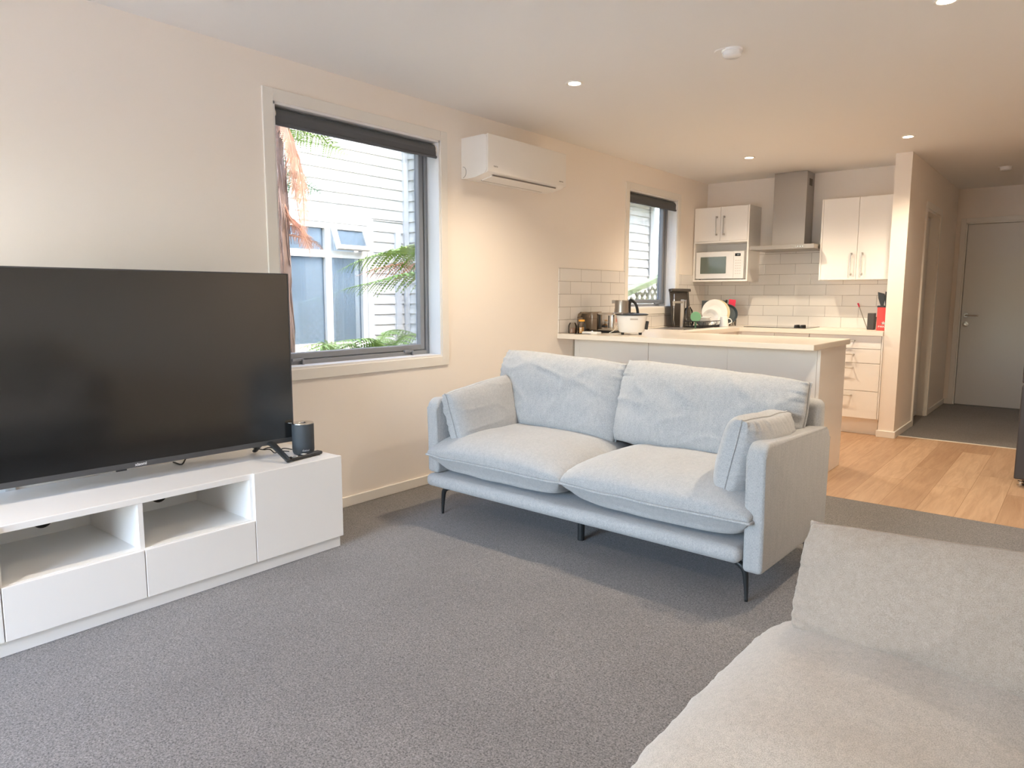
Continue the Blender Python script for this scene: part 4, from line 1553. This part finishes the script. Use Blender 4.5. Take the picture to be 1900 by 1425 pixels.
# sink, tap
sk = thing('sink', 'stainless steel sink with drainer set in the bench under the kitchen window', 'sink', (0.3, 6.3, 0.919))
b = bm_new()
sx0, sx1, sy0, sy1 = 0.10, 0.50, 5.80, 6.82
bx0, bx1, by0, by1 = 0.155, 0.455, 5.85, 6.22
z0 = 0.9195
for q in ((sx0, bx0, sy0, sy1), (bx1, sx1, sy0, sy1), (bx0, bx1, sy0, by0), (bx0, bx1, by1, sy1)):
    box(b, q[0], q[1], q[2], q[3], z0, z0 + 0.003)
link('drainer', b, M['chrome'], sk)
b = bm_new()
box(b, bx0, bx0 + 0.003, by0, by1, z0 - 0.001, z0 + 0.0025)
box(b, bx1 - 0.003, bx1, by0, by1, z0 - 0.001, z0 + 0.0025)
box(b, bx0, bx1, by0, by1, z0 - 0.0005, z0 + 0.001)
link('bowl', b, M['steel'], sk)
tp = thing('kitchen_tap', 'tall square brushed tap pillar behind the sink', 'tap', (0.245, 6.29, 0.9225))
b = BX(0.228, 0.256, 6.276, 6.304, 0.9225, 1.185, bev=0.003)
link('pillar', b, M['nickel'], tp)
b = BX(0.232, 0.252, 6.10, 6.28, 1.150, 1.170, bev=0.003)
q = BX(0.234, 0.250, 6.10, 6.116, 1.13, 1.155)
merge(b, q)
link('spout', b, M['nickel'], tp)
b = BX(0.256, 0.276, 6.284, 6.296, 1.170, 1.182, bev=0.002)
box(b, 0.270, 0.279, 6.284, 6.296, 1.105, 1.182, bev=0.002)
link('lever', b, M['chrome'], tp)

# dark tray leaning at the window wall
tr_ = thing('oven_tray', 'dark rectangular tray standing upright beside the kitchen tap', 'tray', (0.09, 6.56, 0.923))
b = bm_new()
q = BX(-0.003, 0.003, -0.195, 0.195, 0, 0.352)
box(q, 0.003, 0.014, -0.207, -0.195, 0, 0.36, bev=0.003)
box(q, 0.003, 0.014, 0.195, 0.207, 0, 0.36, bev=0.003)
box(q, -0.003, 0.04, -0.207, 0.207, 0.338, 0.366, bev=0.004)
Mt = Matrix.Translation((0.10, 6.57, 0.9235)) @ Matrix.Rotation(math.radians(-7), 4, 'Y')
xf(q, Mt)
merge(b, q)
link('tray_body', b, simple('dark_enamel', lin(84, 78, 72), 0.35, metal=0.5, vary=0.12, vscale=10), tr_)
b = tube(bm_new(), [(0.118, 6.365, 1.24), (0.118, 6.362, 1.0), (0.125, 6.375, 0.93)], 0.004, 6)
link('wire_handle', b, M['chrome'], tr_, smooth='all')

# dish rack with contents
rk = thing('dish_rack', 'black wire dish rack on the drainer', 'dish rack', (0.34, 6.64, 0.9225))
rx0, rx1, ry0, ry1, rz = 0.25, 0.43, 6.35, 6.93, 0.9235
b = bm_new()
for z in (rz + 0.004, rz + 0.055):
    g_ = 0.0 if z < rz + 0.01 else 0.012
    tube(b, [(rx0 - g_, ry0 - g_, z), (rx1 + g_, ry0 - g_, z), (rx1 + g_, ry1 + g_, z), (rx0 - g_, ry1 + g_, z)], 0.0035, 6, closed=True)
n = 14
for i in range(n + 1):
    y = ry0 + (ry1 - ry0) * i / n
    tube(b, [(rx0 - 0.012, y, rz + 0.055), (rx0, y, rz + 0.004), (rx1, y, rz + 0.004), (rx1 + 0.012, y, rz + 0.055)], 0.0022, 5)
for i in range(6):
    x = rx0 + (rx1 - rx0) * i / 5
    tube(b, [(x, ry0 - 0.012, rz + 0.055), (x, ry0, rz + 0.004)], 0.0022, 5)
    tube(b, [(x, ry1 + 0.012, rz + 0.055), (x, ry1, rz + 0.004)], 0.0022, 5)
link('wire_basket', b, M['black'], rk, smooth='all')


def plate_disc(name, label, c, r, nrm, mat, depth=0.02, cat='plate', grp=None):
    prof = [(0, 0.0), (r * 0.55, 0.0), (r * 0.62, 0.004), (r * 0.97, depth), (r, depth + 0.001), (r, depth + 0.004), (r * 0.95, depth + 0.003), (r * 0.6, 0.008), (r * 0.53, 0.0045), (0, 0.0045)]
    b = lathe(bm_new(), prof, (0, 0, 0), 40)
    qz = Vector(nrm).to_track_quat('Z', 'Y')
    xf(b, Matrix.Translation(c) @ qz.to_matrix().to_4x4())
    o = link(name, b, mat, None, True)
    return tag(o, label, cat, grp)


toc = Vector((0.62, -0.78, 0.12))
plate_disc('dinner_plate', 'large white dinner plate upright in the dish rack', (0.34, 6.80, 1.056), 0.128, toc, M['plate'])
plate_disc('side_plate', 'cream plate just behind the large white plate in the rack', (0.348, 6.85, 1.054), 0.127, toc, simple('cream_ceramic', lin(222, 212, 176), 0.3))
plate_disc('saucer', 'small white plate in front of the large plate in the rack', (0.318, 6.755, 1.008), 0.08, toc, M['plate'])
b = bm_new()
q = BX(-0.12, 0.12, -0.006, 0.006, -0.10, 0.11, bev=0.005)
Mt = Matrix.Translation((0.29, 6.91, 1.065)) @ Matrix.Rotation(math.radians(36), 4, 'Z') @ Matrix.Rotation(math.radians(-4), 4, 'X')
xf(q, Mt)
merge(b, q)
tag(link('chopping_board', b, simple('slate_plastic', lin(70, 78, 82), 0.5)), 'dark slate chopping board at the back of the dish rack', 'chopping board')
sc2 = thing('frying_pan', 'blue-grey pan with short handle behind the white plates', 'pan', (0.41, 6.95, 0.93))
qd = Vector((0.55, -0.8, 0.15)).to_track_quat('Z', 'Y').to_matrix().to_4x4()
b = lathe(bm_new(), [(0, 0), (0.085, 0), (0.10, 0.03), (0.097, 0.03), (0.083, 0.004), (0, 0.004)], (0, 0, 0), 32)
link('pan_body', xf(b, Matrix.Translation((0.415, 6.95, 1.035)) @ qd), simple('blue_grey_pan', lin(82, 92, 98), 0.4), sc2, smooth=True)
b = tube(bm_new(), [(0.40, 6.95, 1.13), (0.402, 6.955, 1.18)], 0.010, 10)
link('pan_handle', b, M['black'], sc2, smooth=True)
gb = bm_new()
lathe(gb, [(0, 0), (0.044, 0), (0.05, 0.01), (0.048, 0.014), (0.0, 0.012)], (0, 0, 0), 26)
box(gb, -0.008, 0.008, -0.11, -0.04, 0.0, 0.012, bev=0.003)
xf(gb, Matrix.Translation((0.345, 6.365, 1.02)) @ Vector((0.5, -0.85, 0.1)).to_track_quat('Z', 'Y').to_matrix().to_4x4())
tag(link('dish_brush', gb, M['green'], None, True), 'green round dish scrubber upright at the front of the rack', 'dish brush')
for k in range(3):
    z = 0.940 + k * 0.021
    r = 0.076 - 0.0 * k
    b = lathe(bm_new(), [(0, 0), (r * 0.5, 0), (r * 0.6, 0.004), (r, 0.034), (r * 0.97, 0.035), (r * 0.58, 0.009), (0, 0.007)], (0.375, 6.47, z), 36)
    tag(link('bowl', b, M['plate'], None, True), ('white bowl, lowest of the stack in the dish rack', 'white bowl, middle of the stack in the dish rack', 'white bowl, topmost of the stack in the dish rack')[k], 'bowl', 'bowls stacked in the dish rack')
mg = thing('mug', 'white mug upside down at the right of the dish rack', 'mug', (0.475, 6.735, 0.9195))
b = lathe(bm_new(), [(0.041, 0.0), (0.043, 0.0), (0.035, 0.092), (0.031, 0.096), (0, 0.096), (0, 0.093), (0.03, 0.092), (0.041, 0.0)], (0.475, 6.735, 0.9225), 32)
link('cup', b, M['plate'], mg, smooth=True)
hx = Vector((0.79, 0.61, 0))
b = tube(bm_new(), catmull([Vector((0.475, 6.735, 1.0)) + hx * 0.034, Vector((0.475, 6.735, 0.995)) + hx * 0.062, Vector((0.475, 6.735, 0.965)) + hx * 0.075, Vector((0.475, 6.735, 0.945)) + hx * 0.042], 6), 0.005, 8)
link('handle', b, M['plate'], mg, smooth=True)
tu_ = thing('utensil_tumbler', 'clear tumbler holding utensils beside the dish rack', 'tumbler', (0.445, 7.03, 0.9195))
b = lathe(bm_new(), [(0, 0), (0.034, 0), (0.038, 0.13), (0.0365, 0.13), (0.033, 0.004), (0, 0.004)], (0.445, 7.03, 0.9195), 28)
link('glass_body', b, M['clear'], tu_, smooth=True)
sp_ = thing('spatula', 'bright pink spatula standing in the clear tumbler', 'spatula', (0.445, 7.03, 0.925))
link('handle', tube(bm_new(), [(0.445, 7.03, 0.926), (0.437, 7.015, 1.12)], 0.004, 8), M['black'], sp_)
q = BX(-0.035, 0.035, -0.004, 0.004, -0.045, 0.05, bev=0.0035)
xf(q, Matrix.Translation((0.437, 7.01, 1.135)) @ Matrix.Rotation(math.radians(36), 4, 'Z') @ Matrix.Rotation(math.radians(6), 4, 'Y'))
link('blade', q, M['pink'], sp_)
tag(link('ladle', tube(bm_new(), catmull([(0.46, 7.035, 0.926), (0.455, 7.04, 1.05), (0.475, 7.045, 1.075)], 5), [0.004] * 10 + [0.012], 8), M['black'], None, 'all'), 'black handled utensil standing in the clear tumbler', 'utensil')
cg = bm_new()
lathe(cg, [(0, 0), (0.05, 0), (0.06, 0.05), (0.045, 0.15), (0.02, 0.19), (0.018, 0.19), (0.043, 0.15), (0.058, 0.05), (0.048, 0.003), (0, 0.003)], (0.19, 6.53, 0.9235), 28)
tag(link('glass_jug', cg, M['clear'], None, True), 'clear glass jug draining between the tap and the rack', 'jug')

# appliances on the peninsula near the wall
rcx, rcy, rcz = 0.505, 4.86, 0.9195
rc2 = thing('rice_cooker', 'white rice cooker with glass lid on the peninsula corner', 'rice cooker', (rcx, rcy, rcz))
b = lathe(bm_new(), [(0, 0.018), (0.09, 0.018), (0.10, 0.03), (0.113, 0.12), (0.117, 0.148), (0.112, 0.151), (0, 0.151)], (rcx, rcy, rcz), 48)
link('body', b, M['plate'], rc2, smooth=True)
b = lathe(bm_new(), [(0.122, 0.150), (0.128, 0.153), (0.128, 0.157), (0.115, 0.162), (0, 0.162)], (rcx, rcy, rcz), 48)
link('rim', b, M['black_satin'], rc2, smooth=True)
b = lathe(bm_new(), [(0, 0.163), (0.05, 0.170), (0.016, 0.171), (0, 0.171)], (rcx, rcy, rcz), 32)
for q in (-120, -60, 60, 120):
    c, s = math.cos(math.radians(q - 60)), math.sin(math.radians(q - 60))
    link('foot', lathe(bm_new(), [(0, 0), (0.011, 0), (0.013, 0.02), (0, 0.02)], (rcx + c * 0.078, rcy + s * 0.078, rcz), 12), M['black'], rc2)
link('lid', b, M['clear'], rc2, smooth=True)
vc = Vector((0.62, -0.78, 0)).normalized()
q = BX(-0.03, 0.03, -0.003, 0.004, -0.006, 0.006, bev=0.002)
xf(q, Matrix.Translation(Vector((rcx, rcy, rcz + 0.122)) + vc * 0.112) @ Matrix.Rotation(math.radians(38), 4, 'Z'))
link('badge', q, simple('grey_badge', lin(196, 190, 186), 0.4), rc2)
hd = Vector((0.88, 0.47, 0)).normalized()
b = BX(-0.012, 0.012, -0.02, 0.02, -0.035, 0.03, bev=0.004)
xf(b, Matrix.Translation(Vector((rcx, rcy, rcz + 0.075)) + hd * 0.117) @ Matrix.Rotation(math.radians(28), 4, 'Z') @ Matrix.Rotation(math.radians(8), 4, 'Y'))
link('side_handle', b, M['black'], rc2)
b = tube(bm_new(), catmull([(rcx - 0.08, rcy - 0.06, rcz + 0.085), (0.37, 4.83, 0.95), (0.325, 4.83, 0.926), (0.37, 4.81, 0.923), (0.43, 4.79, 0.923)], 7), 0.003, 6)
link('power_cord', b, M['cord'], rc2, smooth='all')
pb = bm_new()
box(pb, 0.16, 0.30, 4.685, 4.755, 0.9195, 0.938, bev=0.006)
tag(link('butter_dish', pb, M['plate'], None, True), 'low white dish in front of the toaster', 'dish')
ks = bm_new()
q = BX(-0.008, 0.008, -0.07, 0.07, 0, 0.004, bev=0.001)
xf(q, Matrix.Translation((0.19, 4.665, 0.9195)) @ Matrix.Rotation(math.radians(-60), 4, 'Z'))
merge(ks, q)
tag(link('knife', ks, M['black']), 'black knife lying beside the low white dish', 'knife')

ts = thing('toaster', 'chrome toaster between the bread box and the rice cooker', 'toaster', (0.215, 5.02, 0.9195))
b = BX(0.135, 0.30, 4.93, 5.12, 0.932, 1.083, bev=0.02, seg=4)
link('body', b, M['chrome'], ts, smooth=True)
link('base', BX(0.14, 0.295, 4.935, 5.115, 0.9195, 0.934, bev=0.004), M['black'], ts)
b = BX(0.165, 0.175, 4.925, 4.93, 0.96, 1.06)
box(b, 0.255, 0.262, 4.925, 4.93, 0.96, 1.06)
link('slot_trim', b, M['black'], ts)
link('lever', BX(0.20, 0.235, 4.915, 4.93, 0.965, 0.978, bev=0.003), M['black'], ts)
bb = thing('bread_box', 'low bread box with smoky translucent cover by the tiled wall', 'bread box', (0.07, 4.86, 0.9195))
bl = [(4.80, 0.9345), (4.80, 1.02), (4.812, 1.055), (4.84, 1.078), (4.87, 1.085), (5.02, 1.085), (5.02, 1.079), (4.875, 1.079), (4.843, 1.072), (4.818, 1.05), (4.806, 1.018), (4.806, 0.9345)]
b = bm_new()
# cover swept along x: rounded at its left end
prism(b, [(0.012, 0.9345), (0.012, 1.04), (0.02, 1.07), (0.045, 1.088), (0.125, 1.088), (0.125, 0.9345)], 'Y', 4.84, 5.03)
link('cover', b, M['smoke'], bb)
link('base', BX(0.012, 0.135, 4.835, 5.035, 0.9195, 0.9345, bev=0.003), M['chrome'], bb)
for x, fl, label, r, h in ((0.062, M['egg'], 'clear jar of brown contents nearest the tiled wall', 0.034, 0.085), (0.125, M['orange'], 'clear jar with amber contents beside the brown jar', 0.03, 0.095)):
    y = 4.70 if x < 0.1 else 4.735
    j = thing('jar', label, 'jar', (x, y, 0.9195), 'glass jars on the peninsula')
    b = lathe(bm_new(), [(0, 0), (r, 0), (r + 0.002, h * 0.7), (r * 0.7, h), (r * 0.68, h), (r, h * 0.68), (r - 0.002, 0.003), (0, 0.003)], (x, y, 0.9195), 28)
    link('glass_body', b, M['clear'], j, smooth=True)
    b = lathe(bm_new(), [(0, 0.004), (r - 0.004, 0.004), (r - 0.004, h * 0.45), (r * 0.6, h * 0.52), (0, h * 0.52)], (x, y, 0.9195), 24)
    link('contents', b, fl, j, smooth=True)
lid = lathe(bm_new(), [(0, 0), (0.024, 0), (0.024, 0.014), (0, 0.014)], (0.125, 4.735, 1.015), 20)
link('lid', lid, M['orange'], [o for o in D.objects if o.name.startswith('jar')][-1] if False else j)

kt = thing('kettle', 'stainless steel kettle with black handle behind the rice cooker', 'kettle', (0.235, 5.24, 0.9195))
kx, ky = 0.205, 5.22
b = lathe(bm_new(), [(0, 0.015), (0.075, 0.015), (0.07, 0.10), (0.058, 0.205), (0.060, 0.25), (0.055, 0.262), (0, 0.262)], (kx, ky, 0.9195), 40)
q = prism(bm_new(), [(-0.02, 0.235), (0.02, 0.235), (0.016, 0.262), (-0.016, 0.262)], 'Y', 0.05, 0.082)
xf(q, Matrix.Translation((kx, ky, 0.9195)) @ Matrix.Rotation(math.radians(125), 4, 'Z'))
merge(b, q)
link('body', b, M['steel'], kt, smooth=True)
link('base', lathe(bm_new(), [(0, 0), (0.08, 0), (0.08, 0.014), (0, 0.014)], (kx, ky, 0.9195), 32), M['black'], kt)
hd = Vector((0.8, 0.6, 0)).normalized()
pk = lambda r, z: Vector((kx, ky, 0.9195 + z)) + hd * r
b = tube(bm_new(), catmull([pk(0.06, 0.08), pk(0.066, 0.24), pk(0.085, 0.258), pk(0.118, 0.225), pk(0.135, 0.15), pk(0.125, 0.08)], 8), 0.012, 10)
tube(b, [pk(0.062, 0.25), pk(0.064, 0.08)], 0.013, 10)
link('handle', b, M['black'], kt, smooth='all')

# things at the right end of the back bench
rb = thing('red_pouch', 'red pouch printed with a white star at the right end of the bench', 'pouch', (1.855, 6.95, 0.9195))
b = BX(1.803, 1.893, 6.905, 6.985, 0.9195, 1.128, bev=0.006)
link('bag', b, M['red'], rb)
link('top_band', BX(1.801, 1.894, 6.903, 6.987, 1.122, 1.138, bev=0.003), M['black'], rb)
star = []
for i in range(10):
    r = 0.019 if i % 2 == 0 else 0.0085
    q = PI / 2 + i * PI / 5
    star.append((1.858 + r * math.cos(q), 0.985 + r * math.sin(q)))
b = prism(bm_new(), star, 'Y', 6.9035, 6.905)
bmesh.ops.triangulate(b, faces=[f for f in b.faces if len(f.verts) > 4])
link('star_print', b, M['logo'], rb)
b = text_bm('RWAZT', 0.022, 0.0004, 0.0008)
xf(b, Matrix.Translation((1.856, 6.9045, 0.953)) @ Matrix(((1, 0, 0, 0), (0, 0, -1, 0), (0, 1, 0, 0), (0, 0, 0, 1))))
link('lettering', b, M['logo'], rb)
for x, y, a_, label in ((1.832, 6.945, -5, 'black kitchen utensil head at the left of the red pouch'), (1.868, 6.95, 6, 'black kitchen utensil head at the right of the red pouch')):
    b = bm_new()
    q = prism(bm_new(), [(-0.012, 0.0), (0.012, 0.0), (0.026, 0.06), (0.024, 0.105), (-0.03, 0.125), (-0.028, 0.07)], 'Y', -0.004, 0.004)
    bmesh.ops.bevel(q, geom=list(q.edges), offset=0.0015, segments=1, affect='EDGES')
    merge(b, q)
    tube(b, [(0, 0, -0.19), (0, 0, 0.01)], 0.006, 8)
    xf(b, Matrix.Translation((x, y, 1.135)) @ Matrix.Rotation(math.radians(a_), 4, 'Y'))
    tag(link('spatula', b, M['black'], None, True), label, 'utensil', 'utensils in the red pouch')
kb = bm_new()
box(kb, 1.70, 1.758, 7.03, 7.09, 0.9195, 1.068, bev=0.004)
tag(link('knife_block', kb, simple('charcoal_box', lin(66, 64, 62), 0.5)), 'charcoal block between the red pouch and the tiles', 'knife block')
sk2 = thing('lighter', 'thin steel stick lighter with red tip leaning on the tiles', 'lighter', (1.66, 7.1, 0.9195))
link('rod', tube(bm_new(), [(1.69, 7.10, 0.9225), (1.578, 7.24, 1.12)], 0.004, 8), M['steel'], sk2)
link('red_tip', tube(bm_new(), [(1.578, 7.24, 1.12), (1.56, 7.262, 1.152)], 0.0075, 8), M['pink'], sk2)
gl = lathe(bm_new(), [(0, 0), (0.03, 0), (0.034, 0.11), (0.0325, 0.11), (0.028, 0.004), (0, 0.004)], (1.705, 7.21, 0.9195), 28)
tag(link('drinking_glass', gl, M['clear'], None, True), 'empty clear drinking glass left of the charcoal block', 'glass')

# fridge: only its near side and foot show at the right edge
fr = thing('fridge', 'dark grey fridge at the right edge of the kitchen floor', 'fridge', (3.28, 5.82, 0))
link('cabinet', BX(3.03, 3.60, 5.50, 6.14, 0.05, 1.72, bev=0.006), M['fridge'], fr)
link('freezer_door', BX(2.962, 3.026, 5.502, 6.138, 0.05, 0.655, bev=0.008), M['fridge'], fr)
link('fridge_door', BX(2.962, 3.026, 5.502, 6.138, 0.672, 1.72, bev=0.008), M['fridge'], fr)
for x in (3.0, 3.54):
    for y in (5.545, 6.09):
        b = lathe(bm_new(), [(0, 0), (0.019, 0), (0.021, 0.008), (0.014, 0.012), (0.014, 0.022), (0.019, 0.026), (0.019, 0.032), (0.012, 0.036), (0.012, 0.052), (0, 0.052)], (x, y, 0.0012), 20)
        link('foot', b, M['chrome'], fr, smooth=True)

for o in D.objects:
    if '_org' in o:
        del o['_org']
